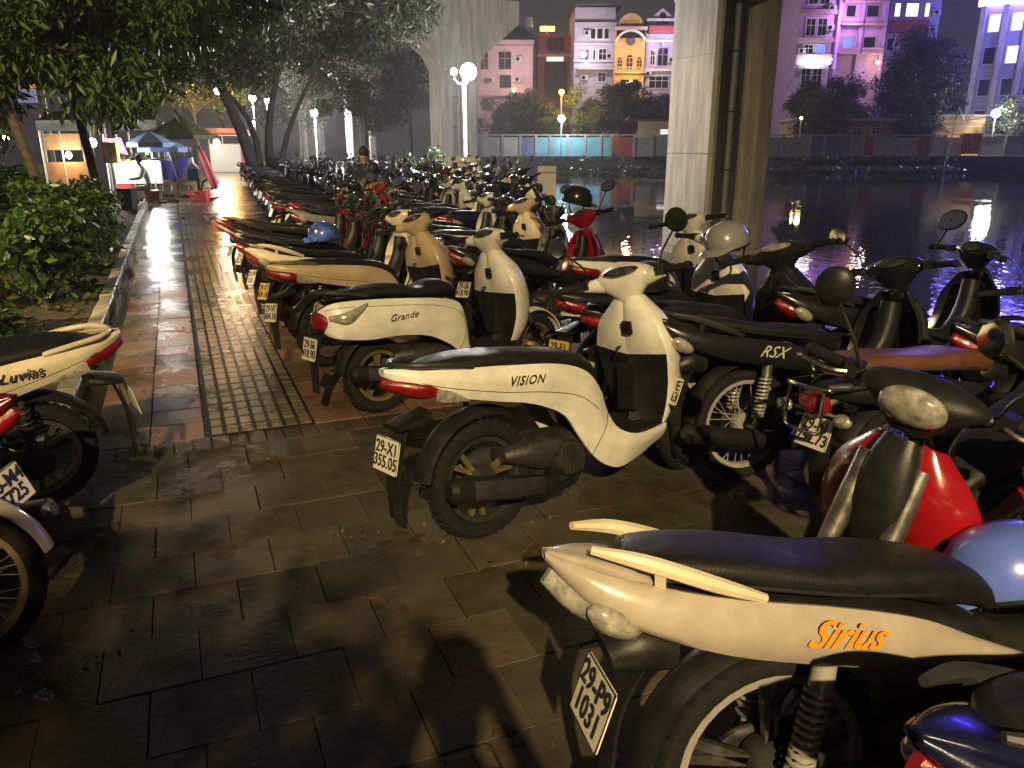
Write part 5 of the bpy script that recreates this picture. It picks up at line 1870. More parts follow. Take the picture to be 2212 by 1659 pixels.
link('cross_arm', MB().tube([(1.3, .3, 5.0), (4.2, .6, 5.6)], .04, 6).mesh('cross_arm'), 'post_white', t)


def shore_lamp(label, px, y, d, watts, col, m, g=.28):
    z = zfar(px, y, d)
    t = thing('shore_lamp', label, 'lamp', far(px, d, BZ))
    link('pole', MB().tube([(0, 0, 0), (0, 0, z - BZ - .1)], .06, 8).mesh('pole'), 'post_grey', t)
    link('globe', MB().ell((0, 0, z - BZ), (g, g, g), 12, 8).mesh('globe'), m, t)
    lamp_light('lamp_glow', (0, -.9, z - BZ), watts, col, t, .3)


shore_lamp('blinding white floodlight on a pole beside the yellow wall', 2140, 245, 88.8, 2600, (1, .97, .9), 'lamp_white', .42)
shore_lamp('white lamp above the blue mural', 1212, 256, 85.6, 1300, (.92, 1, .97), 'lamp_white', .34)
shore_lamp('orange lamp above the white lamp by the yellow-lit tree', 1211, 199, 89.6, 1600, (1, .5, .1), 'lamp_orange', .26)
shore_lamp('small warm lamp under the trees left of the tan building', 1725, 255, 89, 60, (1, .75, .3), 'lamp_warm', .12)

# ---------------------------------------------------------------- signs at the water edge
mat('sign_face', (.74, .76, .74), .55, noise=.15, nscale=3)
mat('sign_text', (.38, .30, .20), .6)
q = at(1003, 372, 23.5)
t = thing('notice_board', 'square pale notice board on two legs at the water edge', 'sign', (q.x, q.y, 0), (0, 0, -YAW))
zc = q.z
link('board', MB().box((0, 0, zc), (.92, .03, .84)).mesh('board', smooth=False), 'sign_face', t)
link('frame', MB().tube([(-.46, 0, zc - .42), (.46, 0, zc - .42), (.46, 0, zc + .42), (-.46, 0, zc + .42)], .02, 6, True).mesh('frame'), 'post_white', t)
for k in range(5):
    link('text_line', MB().box((-.05 + .03 * (k % 2), -.018, zc + .26 - k * .12), (.5 - .06 * (k % 3), .004, .035)).mesh('text_line', smooth=False), 'sign_text', t)
for sx in (-.34, .34):
    link('leg', MB().box((sx, .03, zc / 2 - .2), (.05, .05, zc + .1)).mesh('leg', smooth=False), 'post_grey', t)
q = at(1181, 392, 18.6)
t = thing('notice_board', 'narrow white notice board with a grey upper band at the water edge', 'sign', (q.x, q.y, 0), (0, 0, -YAW))
link('board', MB().box((0, 0, q.z), (.42, .025, .68)).mesh('board', smooth=False), 'wall_white', t)
link('band', MB().box((0, -.016, q.z + .20), (.40, .006, .03)).mesh('band', smooth=False), 'post_grey', t)
link('leg', MB().box((0, .04, q.z / 2 - .1), (.05, .05, q.z + .1)).mesh('leg', smooth=False), 'post_grey', t)
# shrub by the second pillar
q = at(880, 375, 27)
for i, (dx, dy, hgt, rr) in enumerate(((0, 0, 1.5, 1.0), (1.3, .7, 1.35, .9))):
    s = thing('shrub', 'leafy shrub at the foot of the lamp-lit pillar' if i == 0 else 'leafy shrub between the notice board and the lamp-lit pillar', 'shrub', (q.x + dx, q.y + dy, 0))
    cl = clump_cloud((0, 0, hgt * .55), (rr, rr * .8, hgt * .45), 12, .34, 110 + i)
    m = MB()
    for c, _ in cl:
        m.tube([(0, 0, 0), Vector(c) * .5, c], [.016, .006], 5, smooth=5)
    link('stems', m.mesh('stems'), 'bark', s)
    link('foliage', leaves(cl, 150, .16, .42, .25, 112 + i, .35), 'leaf_shrub', s)

# ---------------------------------------------------------------- stalls at the end of the path
mat('tarp_blue', (.05, .07, .42), .5, noise=.2)
mat('tarp_sky', (.22, .32, .55), .6, noise=.2)
mat('tarp_green', (.10, .30, .22), .6, noise=.2)
mat('tarp_black', (.015, .015, .016), .7)
mat('tarp_olive', (.07, .08, .035), .7, noise=.3)
mat('cloth_pink', (.72, .10, .22), .6, noise=.2)
mat('cloth_red', (.55, .08, .10), .6, noise=.3, nscale=3)
mat('enamel', (.78, .78, .78), .35)
mat('wood', (.30, .17, .08), .7, noise=.4, nscale=5)
mat('wood_pale', (.42, .36, .22), .7, noise=.3, nscale=5)
mat('barrel', (.02, .22, .50), .35)
mat('crate_red', (.50, .04, .04), .5)
mat('stool_brown', (.20, .09, .04), .6)
mat('green_fresh', (.20, .32, .05), .6, noise=.4, nscale=9)
mat('bin_black', (.012, .012, .013), .4)
mat('sign_poster', (.65, .62, .40), .6, noise=.2)
SR = 26.0


def stall(px, y, rng=SR):
    q = at(px, y, rng)
    return Vector((q.x, q.y, 0)), q.z


def awning(label, px0, px1, ytop, yval, rng, valance):
    a, z1 = stall(px0, ytop, rng)
    c, _ = stall(px1, ytop, rng)
    zv = at(px0, yval, rng).z
    w = (c - a).length
    t = thing('market_awning', label, 'awning', (a + c) / 2, (0, 0, -YAW + R(18)))
    link('roof', MB().add([(-w / 2, -1.5, zv + .12), (w / 2, -1.5, zv + .12), (w / 2, 1.5, zv + .12), (-w / 2, 1.5, zv + .12), (-w / 2 + .3, 0, z1 + .1), (w / 2 - .3, 0, z1 + .1)],
                          [(0, 1, 5, 4), (2, 3, 4, 5), (1, 2, 5), (3, 0, 4), (3, 2, 1, 0)]).mesh('roof', smooth=False), 'tarp_black', t)
    link('valance', MB().box((0, -1.5, zv - .05), (w, .02, .30)).mesh('valance', smooth=False), valance, t)
    for sx in (-1, 1):
        for sy in (-1.45, 1.45):
            link('leg', MB().tube([(sx * (w / 2 - .05), sy, 0), (sx * (w / 2 - .05), sy, zv + .1)], .03, 6).mesh('leg'), 'post_white', t)
    return t


awning('black market awning with a pale grey valance behind the slender trees', 96, 210, 246, 270, 31, 'wall_pale')
awning('black market awning with a pale valance over the blue umbrellas', 254, 345, 246, 268, 30, 'wall_pale')


def umbrella(label, px, ytip, yrim, rr, rng, m, sides=8):
    b0, zt = stall(px, ytip, rng)
    zr = at(px, yrim, rng).z
    t = thing('umbrella', label, 'umbrella', b0)
    link('pole', MB().tube([(0, 0, 0), (0, 0, zt)], .022, 8).mesh('pole'), 'post_grey', t)
    link('base', MB().lathe([(.28, 0), (.28, .06), (.04, .10)], (0, 0, 0), 'z', 14).mesh('base'), 'bin_black', t)
    m_ = MB()
    m_.lathe([(.02, zt), (rr * .5, zr + (zt - zr) * .58), (rr, zr), (rr, zr - .12), (rr - .012, zr - .12), (rr - .012, zr - .01), (rr * .5, zr + (zt - zr) * .56), (.02, zt - .02)], (0, 0, 0), 'z', sides)
    link('canopy', m_.mesh('canopy', ang=20), m, t)
    m_ = MB()
    for k in range(sides):
        a = 2 * PI * k / sides
        m_.tube([(.02, 0, zt - .04), (rr * math.cos(a), rr * math.sin(a), zr - .01)], .008, 4)
    link('ribs', m_.mesh('ribs'), 'post_grey', t)
    return t


umbrella('large olive market umbrella shading the cart', 388, 250, 292, .95, 27.0, 'tarp_olive', 10)
umbrella('light blue stall umbrella hung beside the pink banner', 322, 284, 308, .62, 25.2, 'tarp_sky', 6)
umbrella('flat blue stall umbrella over the white cart', 352, 300, 319, .72, 25.6, 'tarp_sky', 6)
umbrella('small green stall umbrella beside the light blue one', 352, 270, 292, .62, 28.5, 'tarp_green', 6)
# white cart
b0, _ = stall(303, 380, 25.6)
t = thing('food_cart', 'white enamel food cart with greens heaped on top', 'cart', b0, (0, 0, -YAW + R(16)))
link('cabinet', MB().box((0, 0, .86), (1.22, .7, .62)).mesh('cabinet', smooth=False), 'enamel', t)
link('counter', MB().box((0, 0, 1.19), (1.32, .8, .04)).mesh('counter', smooth=False), 'chrome', t)
link('red_tray', MB().box((-.42, -.1, .48), (.42, .5, .10)).mesh('red_tray', smooth=False), 'crate_red', t)
for sx in (-.55, .55):
    for sy in (-.3, .3):
        link('leg', MB().tube([(sx, sy, .10), (sx, sy, .56)], .02, 6).mesh('leg'), 'chrome', t)
        link('caster', MB().lathe([(.01, -.02), (.06, -.02), (.06, .02), (.01, .02)], (sx, sy, .06), 'y', 12).mesh('caster'), 'rubber', t)
gq = b0 + Vector((0, 0, 1.21))
o = link('heap_of_greens', leaves([((0, 0, .04), (.45, .25, .09))], 260, .12, .5, .1, 121, 0), 'leaf_fresh', label='heap of fresh green leaves on the white cart', cat='vegetables')
o.location = gq
# tray table with blue tarp
b0, _ = stall(378, 380, 25.8)
t = thing('stall_table', 'low pallet-wood stall table draped with a blue tarp', 'table', b0, (0, 0, -YAW + R(14)))
for z in (.06, .26, .52):
    link('plank', MB().box((0, -.32, z), (1.25, .04, .09)).mesh('plank', smooth=False), 'wood_pale', t)
for sx in (-.58, 0, .58):
    link('post', MB().box((sx, -.30, .29), (.10, .06, .58)).mesh('post', smooth=False), 'wood_pale', t)
    link('post', MB().box((sx, .30, .29), (.10, .06, .58)).mesh('post', smooth=False), 'wood_pale', t)
link('table_top', MB().box((0, 0, .60), (1.3, .72, .04)).mesh('table_top', smooth=False), 'chrome', t)
tp = MB()
v_ = []
for i in range(9):
    for j in range(7):
        x = -.52 + 1.04 * i / 8
        s = j / 6
        v_.append((x * (1 - .55 * s), -.36 - .05 * math.sin(i * 1.9) * s, 1.20 - .58 * s + .05 * math.cos(i * .8)))
tp.add(v_, [(i * 7 + j, i * 7 + j + 1, (i + 1) * 7 + j + 1, (i + 1) * 7 + j) for i in range(8) for j in range(6)])
tp.add([(-.55, -.36, 1.26), (.55, -.36, 1.26), (.55, .3, 1.22), (-.55, .3, 1.22)], [(0, 1, 2, 3)])
link('tarp', tp.mesh('tarp', fix=False), 'tarp_blue', t)
link('tarp_pole', MB().tube([(.12, -.38, .60), (-.08, -.38, 1.62)], .018, 6).mesh('tarp_pole'), 'post_white', t)
for sx in (-.5, .5):
    link('tarp_pole', MB().tube([(sx, .28, .60), (sx, .28, 1.24)], .015, 6).mesh('tarp_pole'), 'post_white', t)
zt = .62
rz = -YAW + R(14)


def on_table(dx, dy):
    c, s = math.cos(rz), math.sin(rz)
    return Vector((b0.x + dx * c - dy * s, b0.y + dx * s + dy * c, zt))


t = thing('washing_basin', 'round white enamel basin standing on edge on the stall table', 'basin', on_table(-.52, -.1), (0, 0, rz))
link('bowl', MB().lathe([(.01, .05), (.14, .05), (.20, -.02), (.22, -.03), (.21, -.02), (.15, .07), (.01, .07)], (0, 0, .22), 'y', 20).mesh('bowl'), 'enamel', t)
t = thing('bucket', 'pale green plastic bucket on the stall table', 'bucket', on_table(-.22, -.15), (0, 0, 0))
link('pail', MB().lathe([(.01, 0), (.10, 0), (.13, .22), (.14, .22), (.115, .02), (.01, .02)], (0, 0, .0), 'z', 16).mesh('pail'), mat('pail_green', (.15, .50, .38), .4), t)
link('handle', MB().tube([(-.13, 0, .21), (0, -.12, .16), (.13, 0, .21)], .005, 5, smooth=10).mesh('handle'), 'chrome', t)
t = thing('water_drum', 'blue water drum with a white funnel lid at the end of the stall table', 'drum', on_table(.50, -.05), (0, 0, 0))
link('drum', MB().lathe([(.01, 0), (.17, 0), (.18, .03), (.17, .1), (.18, .17), (.17, .30), (.01, .30)], (0, 0, 0), 'z', 20).mesh('drum'), 'barrel', t)
link('lid', MB().lathe([(.20, .30), (.19, .34), (.08, .46), (.06, .62), (.01, .62)], (0, 0, 0), 'z', 20).mesh('lid'), 'enamel', t)
q, _ = stall(432, 420, 24.9)
t = thing('crate', 'red plastic crate standing in front of the stall table', 'crate', q, (0, 0, -YAW))
cm = MB()
cm.box((0, 0, .02), (.42, .32, .03))
for k in range(4):
    z = .06 + k * .08
    cm.box((0, -.16, z), (.42, .02, .05)).box((0, .16, z), (.42, .02, .05)).box((-.21, 0, z), (.02, .32, .05)).box((.21, 0, z), (.02, .32, .05))
for sx in (-.2, .2):
    for sy in (-.15, .15):
        cm.box((sx, sy, .18), (.04, .04, .36))
link('basket', cm.mesh('basket', smooth=False), 'crate_red', t)
link('handle_slot', MB().box((0, -.172, .28), (.12, .01, .04)).mesh('handle_slot', smooth=False), 'bin_black', t)
q, _ = stall(472, 392, 25.5)
t = thing('folded_umbrella', 'folded red market umbrella leaning towards the stall', 'umbrella', q)
a0, a1 = Vector((0, 0, .05)), at(428, 312, 25.5) - q
link('pole', MB().tube([a0, a1 * 1.02], .02, 6).mesh('pole'), 'post_white', t)
link('canopy', MB().tube([a0.lerp(a1, .18), a0.lerp(a1, .3), a0.lerp(a1, .75), a1], [.05, .13, .10, .03], 10, smooth=12).mesh('canopy'), 'cloth_red', t)
q, _ = stall(459, 425, 25.9)
t = thing('cart_wheel', 'spoked cart wheel standing beside the red crate', 'wheel', q, (0, 0, -YAW + R(40)))
wm_ = MB()
wm_.lathe([(.30, -.02), (.33, 0), (.30, .02), (.27, 0)], (0, 0, .33), 'y', 26, closed=True)
link('tyre', wm_.mesh('tyre'), 'rubber', t)
wm_ = MB()
for k in range(12):
    a = 2 * PI * k / 12
    wm_.tube([(0, 0, .33), (.28 * math.cos(a), 0, .33 + .28 * math.sin(a))], .004, 4)
wm_.tube([(0, -.04, .33), (0, .04, .33)], .03, 8)
link('spokes', wm_.mesh('spokes'), 'chrome', t)
# litter bin with red box
q, _ = stall(280, 452, 22.3)
t = thing('litter_bin', 'black waste bin by the kerb before the white cart', 'bin', q, (0, 0, -YAW))
link('bin_body', MB().add([(-.13, -.13, 0), (.13, -.13, 0), (.13, .13, 0), (-.13, .13, 0), (-.18, -.18, .55), (.18, -.18, .55), (.18, .18, .55), (-.18, .18, .55)],
                          [(3, 2, 1, 0), (4, 5, 6, 7), (0, 1, 5, 4), (1, 2, 6, 5), (2, 3, 7, 6), (3, 0, 4, 7)]).mesh('bin_body', smooth=False), 'bin_black', t)
link('bin_rim', MB().box((0, 0, .555), (.38, .38, .025)).mesh('bin_rim', smooth=False), 'plastic', t)
# banners and posters of the stalls
q, z = stall(250, 318, 25.6)
t = thing('banner', 'slanted pink cloth banner hung from the stall frame', 'banner', q, (0, 0, -YAW + R(10)))
link('cloth', MB().add([(-.28, 0, z + .22), (.16, .02, z + .26), (.30, .02, z - .22), (-.12, 0, z - .10), (-.28, .02, z + .22), (.16, .04, z + .26), (.30, .04, z - .22), (-.12, .02, z - .10)],
                       [(0, 3, 2, 1), (4, 5, 6, 7), (0, 1, 5, 4), (1, 2, 6, 5), (2, 3, 7, 6), (3, 0, 4, 7)]).mesh('cloth', smooth=False), 'cloth_pink', t)
for k in range(3):
    link('stripe', MB().bar((-.14 + .05 * k, -.006, z + .14 - k * .10), (.20 + .02 * k, -.006, z + .12 - k * .12), .035, .008).mesh('stripe'), 'enamel', t)
link('frame_pole', MB().tube([(-.30, .03, 0), (-.30, .03, z + .35)], .018, 6).mesh('frame_pole'), 'post_white', t)
q, z = stall(240, 330, 24.6)
t = thing('poster_board', 'pale yellow poster board with red edge beside the pink banner', 'sign', q, (0, 0, -YAW + R(8)))
link('board', MB().box((0, 0, z), (.30, .03, .55)).mesh('board', smooth=False), 'sign_poster', t)
link('edge', MB().box((-.18, 0, z), (.06, .035, .55)).mesh('edge', smooth=False), 'crate_red', t)
link('edge', MB().box((.175, 0, z), (.04, .035, .60)).mesh('edge', smooth=False), 'sign_yellow', t)
link('leg', MB().tube([(0, .03, 0), (0, .03, z)], .02, 6).mesh('leg'), 'post_grey', t)
# lit shop signs across the road, seen through the leaves
q = at(40, 172, 40)
t = thing('shop_sign', 'orange and violet lit shop sign seen through the leaves', 'sign', (q.x, q.y, 0), (0, 0, -YAW + R(20)))
link('upper_face', MB().box((0, 0, q.z), (1.2, .2, .62)).mesh('upper_face', smooth=False), mat('sign_amber', (.8, .4, .05), .5, emit=(1, .42, .04), estr=.55, noise=.3, nscale=3), t)
link('lower_face', MB().box((0, 0, q.z - .62), (1.1, .2, .55)).mesh('lower_face', smooth=False), mat('sign_violet', (.3, .3, .5), .5, emit=(.25, .25, .55), estr=.35), t)
link('post', MB().box((.75, .2, q.z / 2), (.16, .16, q.z + 1.2)).mesh('post', smooth=False), 'post_grey', t)
q, z = stall(135, 300, 33)
t = thing('snack_stall', 'lit snack stall with a patterned panel and warm bulb behind the hedge', 'stall', q, (0, 0, -YAW + R(18)))
link('panel', MB().box((0, 0, z - .1), (1.1, .05, .55)).mesh('panel', smooth=False), mat('stall_print', (.30, .20, .13), .6, noise=.6, nscale=6, emit=(1, .65, .4), estr=.06), t)
link('counter', MB().box((0, .3, .5), (1.3, .7, 1.0)).mesh('counter', smooth=False), 'wood', t)
for sx in (-.6, .6):
    link('leg', MB().box((sx, .02, 1.3), (.05, .05, 2.6)).mesh('leg', smooth=False), 'post_grey', t)
link('bulb', MB().ell((.15, -.2, z - .55), (.10, .10, .12), 10, 7).mesh('bulb'), 'lamp_warm', t)
lamp_light('bulb_glow', (.15, -.5, z - .55), 70, (1, .68, .36), t, .1)


def bulb(label, px, y, rng, watts, col, m, g=.09):
    p = at(px, y, rng)
    t = thing('hanging_bulb', label, 'bulb', (p.x, p.y, p.z))
    link('globe', MB().ell((0, 0, 0), (g, g, g * 1.15), 12, 8).mesh('globe'), m, t)
    link('cord', MB().tube([(0, 0, g), (0, 0, g + .9)], .006, 4).mesh('cord'), 'bin_black', t)
    lamp_light('bulb_glow', (0, -.15, -.25), watts, col, t, .1)


bulb('bare white bulb hanging beside the yellow poster', 200, 308, 25.0, 170, (1, .98, .92), 'lamp_white', .10)
bulb('bare white bulb hanging above the white cart', 318, 330, 25.3, 200, (1, .97, .9), 'lamp_white', .03)
bulb('warm bulb glowing at the stalls where the path ends', 468, 308, 44, 1200, (1, .86, .66), 'lamp_warm', .15)
bulb('orange lamp glowing under the orange-lit tree', 470, 196, 60, 1300, (1, .45, .1), 'lamp_orange', .22)
bulb('white bulb glowing behind the leaning trunks', 545, 268, 52, 500, (1, .98, .95), 'lamp_white', .16)
bulb('warm bulb over the hedge where the road stalls stand', 12, 300, 30, 160, (1, .75, .45), 'lamp_warm', .09)
# stalls beyond
for (px, rng, m, w_, lab) in ((482, 52, 'enamel', 1.7, 'pale stall front with a striped top where the path ends'), (505, 56, 'cloth_red', 1.5, 'red striped stall front beside the pale one')):
    q, z = stall(px, 285, rng)
    t = thing('snack_stall', lab, 'stall', q, (0, 0, -YAW + R(20)))
    link('front', MB().box((0, 0, .8), (w_, .8, 1.6)).mesh('front', smooth=False), m, t)
    link('awning', MB().box((0, -.2, 2.3), (w_ + .4, 1.4, .12), Matrix.Rotation(R(12), 3, 'X')).mesh('awning', smooth=False), 'enamel' if m != 'enamel' else 'cloth_red', t)
    for sx in (-1, 1):
        link('leg', MB().box((sx * w_ / 2, -.7, 1.1), (.05, .05, 2.2)).mesh('leg', smooth=False), 'post_white', t)


# ---------------------------------------------------------------- people
for nm, c in (('skin', (.36, .20, .12)), ('shirt_white', (.62, .62, .56)), ('shirt_dark', (.018, .020, .024)), ('shirt_ochre', (.32, .17, .04)), ('shirt_wine', (.22, .03, .07)), ('trousers', (.06, .05, .045)), ('trousers_brown', (.16, .08, .045)), ('shoe', (.02, .02, .02)), ('hair', (.010, .009, .008))):
    mat(nm, c, .65, noise=.15, nscale=12)


def person(label, loc, rz, J, seg, mats, head):
    """J joint -> (x, y, z, r); seg list of (a, b, zone); one skinned body, material by nearest limb"""
    t = thing('person', label, 'person', loc, (0, 0, rz))
    names = list(J)
    me = bpy.data.meshes.new('body')
    me.from_pydata([J[k][:3] for k in names], [(names.index(a), names.index(b_)) for a, b_, _ in seg], [])
    o = bpy.data.objects.new('body', me)
    C.objects.link(o)
    sk = o.modifiers.new('skin', 'SKIN')
    sk.use_smooth_shade = True
    for i, k in enumerate(names):
        r = J[k][3]
        me.skin_vertices[0].data[i].radius = (r, r * (J[k][4] if len(J[k]) > 4 else 1))
        me.skin_vertices[0].data[i].use_root = (k == 'pelvis')
    sb = o.modifiers.new('sub', 'SUBSURF')
    sb.levels = sb.render_levels = 2
    dg = bpy.context.evaluated_depsgraph_get()
    nm = bpy.data.meshes.new_from_object(o.evaluated_get(dg))
    bpy.data.objects.remove(o)
    zones = sorted({z for _, _, z in seg})
    for z in zones:
        nm.materials.append(MATS[mats[z]])
    S_ = [(Vector(J[a][:3]), Vector(J[b_][:3]), zones.index(z)) for a, b_, z in seg]
    for p in nm.polygons:
        c = p.center
        best = None
        for a, b_, zi in S_:
            d = b_ - a
            k = max(0, min(1, (c - a).dot(d) / d.length_squared))
            q = (c - a - d * k).length
            if best is None or q < best[0]:
                best = (q, zi)
        p.material_index = best[1]
        p.use_smooth = True
    bo = bpy.data.objects.new('body', nm)
    C.objects.link(bo)
    bo.parent = t
    hx, hy, hz, hr, face = head
    m = MB()
    f = Vector(face)
    m.ell(Vector((hx, hy, hz)) - f * .018 + Vector((0, 0, .03)), (hr * .98, hr * 1.05, hr * 1.12), 14, 10)
    link('hair', m.mesh('hair'), 'hair', t)
    return t


def stand(h=1.0, lean=0.0, arms='down'):
    J = dict(pelvis=(0, 0, .93, .125, .75), waist=(0, lean * .3, 1.08, .12, .72), chest=(0, lean * .7, 1.30, .145, .68), neck=(0, lean, 1.47, .05), jaw=(0, lean + .02, 1.54, .062), skull=(0, lean + .015, 1.64, .078),
             sl=(.17, lean * .9, 1.40, .06), el=(.235, lean + .0, 1.13, .042), wl=(.22, lean + .16, .92, .028), hl=(.21, lean + .20, .85, .034),
             sr=(-.17, lean * .9, 1.40, .06), er=(-.235, lean + .0, 1.13, .042), wr=(-.22, lean + .16, .92, .028), hr=(-.21, lean + .20, .85, .034),
             tl=(.09, 0, .86, .085), kl=(.10, .02, .48, .058), al=(.10, 0, .09, .04), fl=(.11, .13, .04, .036),
             tr=(-.09, 0, .86, .085), kr=(-.10, .02, .48, .058), ar=(-.10, 0, .09, .04), fr=(-.11, .13, .04, .036))
    if arms == 'up':
        for sgn, s in ((1, 'l'), (-1, 'r')):
            J['e' + s] = (sgn * .24, lean + .08, 1.22, .042)
            J['w' + s] = (sgn * .10, lean + .20, 1.46, .028)
            J['h' + s] = (sgn * .07, lean + .22, 1.54, .034)
    seg = [('pelvis', 'waist', 'top'), ('waist', 'chest', 'top'), ('chest', 'neck', 'top'), ('neck', 'jaw', 'skin'), ('jaw', 'skull', 'skin')]
    for s in 'lr':
        seg += [('chest', 's' + s, 'top'), ('s' + s, 'e' + s, 'top'), ('e' + s, 'w' + s, 'skin'), ('w' + s, 'h' + s, 'skin'),
                ('pelvis', 't' + s, 'legs'), ('t' + s, 'k' + s, 'legs'), ('k' + s, 'a' + s, 'legs'), ('a' + s, 'f' + s, 'shoe')]
    return J, seg


J, seg = stand()
q = at(786, 334, 15.5)
person('man in a dark shirt standing among the parked motorbikes', (q.x, q.y, q.z - 1.62), -YAW + R(150), J, seg, dict(top='shirt_dark', legs='trousers', skin='skin', shoe='shoe'), (0, .015, 1.645, .098, (0, 1, 0)))
# seated vendor
J = dict(pelvis=(0, 0, .50, .13, .8), waist=(0, .02, .66, .12, .75), chest=(0, .10, .88, .145, .7), neck=(0, .17, 1.05, .05), jaw=(0, .21, 1.11, .062), skull=(0, .20, 1.21, .078),
         sl=(.17, .12, .98, .06), el=(.22, .22, .74, .042), wl=(.12, .42, .70, .028), hl=(.08, .49, .71, .034), sr=(-.17, .12, .98, .06), er=(-.22, .22, .74, .042), wr=(-.12, .42, .70, .028), hr=(-.08, .49, .71, .034),
         tl=(.10, .06, .47, .085), kl=(.14, .44, .46, .060), al=(.13, .36, .09, .04), fl=(.13, .50, .04, .036), tr=(-.10, .06, .47, .085), kr=(-.14, .44, .46, .060), ar=(-.13, .36, .09, .04), fr=(-.13, .50, .04, .036))
_, seg = stand()
q = at(825, 376, 13.6)
person('person in an ochre jacket crouching beside a parked motorbike', (q.x, q.y, 0), -YAW + R(60), J, seg, dict(top='shirt_ochre', legs='trousers', skin='skin', shoe='shoe'), (0, .20, 1.215, .098, (0, 1, 0)))
t = thing('stool', 'low black stool under the person in the ochre jacket', 'stool', (q.x, q.y, 0), (0, 0, -YAW + R(60)))
link('seat', MB().box((0, -.02, .385), (.32, .32, .03)).mesh('seat', smooth=False), 'bin_black', t)
for sx in (-.13, .13):
    for sy in (-.15, .11):
        link('leg', MB().box((sx, sy, .185), (.04, .04, .37)).mesh('leg', smooth=False), 'bin_black', t)
q, _z = stall(328, 432, 24.4)
person('vendor in a white shirt seated on a brown stool beside the white cart', q, R(100), J, seg, dict(top='shirt_white', legs='trousers_brown', skin='skin', shoe='shoe'), (0, .20, 1.215, .098, (0, 1, 0)))
t = thing('stool', 'brown box stool under the seated vendor', 'stool', q, (0, 0, R(100)))
link('seat', MB().box((0, -.02, .385), (.36, .36, .03)).mesh('seat', smooth=False), 'stool_brown', t)
for sx in (-.15, .15):
    for sy in (-.17, .13):
        link('leg', MB().box((sx, sy, .185), (.05, .05, .37)).mesh('leg', smooth=False), 'stool_brown', t)
for sx in (-.15, .15):
    link('side_panel', MB().box((sx, -.02, .22), (.02, .26, .22)).mesh('side_panel', smooth=False), 'stool_brown', t)
J, seg = stand(arms='up')
person('person holding up a phone behind the foreground motorbikes, casting a long shadow', (-.12, -.36, 0), R(-20), J, seg, dict(top='shirt_dark', legs='trousers', skin='skin', shoe='shoe'), (0, .015, 1.645, .098, (0, 1, 0)))


# ---------------------------------------------------------------- helmets
def helmet(label, loc, m, rot=(0, 0, 0), brim=True, s=1.0):
    t = thing('helmet', label, 'helmet', loc, rot)
    t.scale = (s, s, s)
    sh = MB()
    prof = [(.001, .150), (.05, .146), (.09, .128), (.118, .095), (.130, .05), (.132, .0), (.126, -.012), (.118, -.012), (.120, .04), (.105, .09), (.06, .128), (.001, .138)]
    sh.lathe(prof, (0, 0, 0), 'z', 26)
    sh.v = [(x * 1.12, y, z) for x, y, z in sh.v]
    link('shell', sh.mesh('shell'), m, t)
    if brim:
        b_ = MB()
        b_.strip([(.10, -.10, .015), (.15, -.06, .02), (.165, 0, .022), (.15, .06, .02), (.10, .10, .015)], [(.11, -.115, .005), (.19, -.08, -.005), (.215, 0, -.008), (.19, .08, -.005), (.11, .115, .005)], 14, 4, .006, (0, 0, 1), .005)
        link('visor', b_.mesh('visor'), m, t)
    link('strap', MB().tube([(0, .118, -.005), (.01, .09, -.09), (.02, 0, -.12), (.01, -.09, -.09), (0, -.118, -.005)], .007, 5, smooth=14).mesh('strap'), 'plastic', t)
    link('edge_trim', MB().tube([(.146 * math.cos(2 * PI * i / 20), .130 * math.sin(2 * PI * i / 20), -.010) for i in range(20)], .007, 5, True).mesh('edge_trim'), 'plastic', t)
    return t


mat('helmet_sky', (.10, .16, .60), .25, coat=.4, noise=.12, nscale=9)
mat('helmet_blue', (.05, .10, .34), .22, coat=.6, noise=.9, nscale=9)
mat('helmet_grey', (.22, .22, .23), .3, coat=.4)
mat('helmet_black', (.014, .014, .015), .25, coat=.4)

# ---------------------------------------------------------------- the bikes, nearest first
paint('champagne', (0.38, 0.33, 0.28))
G1 = 'bikes parked in rows beside the path'
WHT = dict(paint='paint_white', rim='alloy_gold', hub='alloy_gold', spoke='alloy_gold')
bike('slim', (1.08, 2.89), 15, 'white scooter with black seat, red tail light and plate ending 355.05', G1, dict(WHT, rim='alloy_dark', hub='engine', spoke='alloy_gold'), steer=26, lean=6, plate='p1',
     decal=('vision', .15, -.1765, .690, 0, 6, 'decal_black', 0))
bike('round', (1.06, 4.70), 15, 'white scooter with rounded rear body, almond rear indicator and flowing script', G1, WHT, steer=10, lean=5, plate='p7',
     decal=('grande', .10, -.216, .615, 0, -2, 'decal_black', 0), nomirror=True)
bike('sport', (1.10, 1.09), -11, 'pale gold step-through motorbike with red leg shields, chrome shock and orange lettering', G1,
     dict(paint='paint_champagne', shieldpaint='paint_red', paint2='paint_red', guardpaint='paint_red', cowl='paint_red', rail='paint_cream', shock='steel', spring='steel', tail='lens_clear', mudguard='plastic', rim='steel', hub='engine'), lean=7, plate='p3',
     decal=('sirius', .07, -.1610, .668, 0, 9, 'decal_orange', 0), steer=20)
bike('wire', (2.52, 2.97), -4, 'black step-through motorbike with wire wheels and silver flash lettering', G1, dict(paint='paint_black', rim='steel', spoke='steel', hub='steel', shock='alloy', spring='steel'), plate='p4',
     decal=('rsx', .05, -.161, .665, 0, 9, 'decal_silver', 0), steer=18)
bike('classic', (2.74, 2.24), -4, 'dark motorbike with long brown seat, chrome rack and square red tail light', G1,
     dict(paint='paint_black', seat='seat_brown', rail='chrome', trim='chrome', rim='alloy', spoke='alloy', chain='alloy_gold', shieldpaint='paint_wine', mudguard='exhaust', pipe='chrome'), plate='p2', steer=15, nomirror=True)
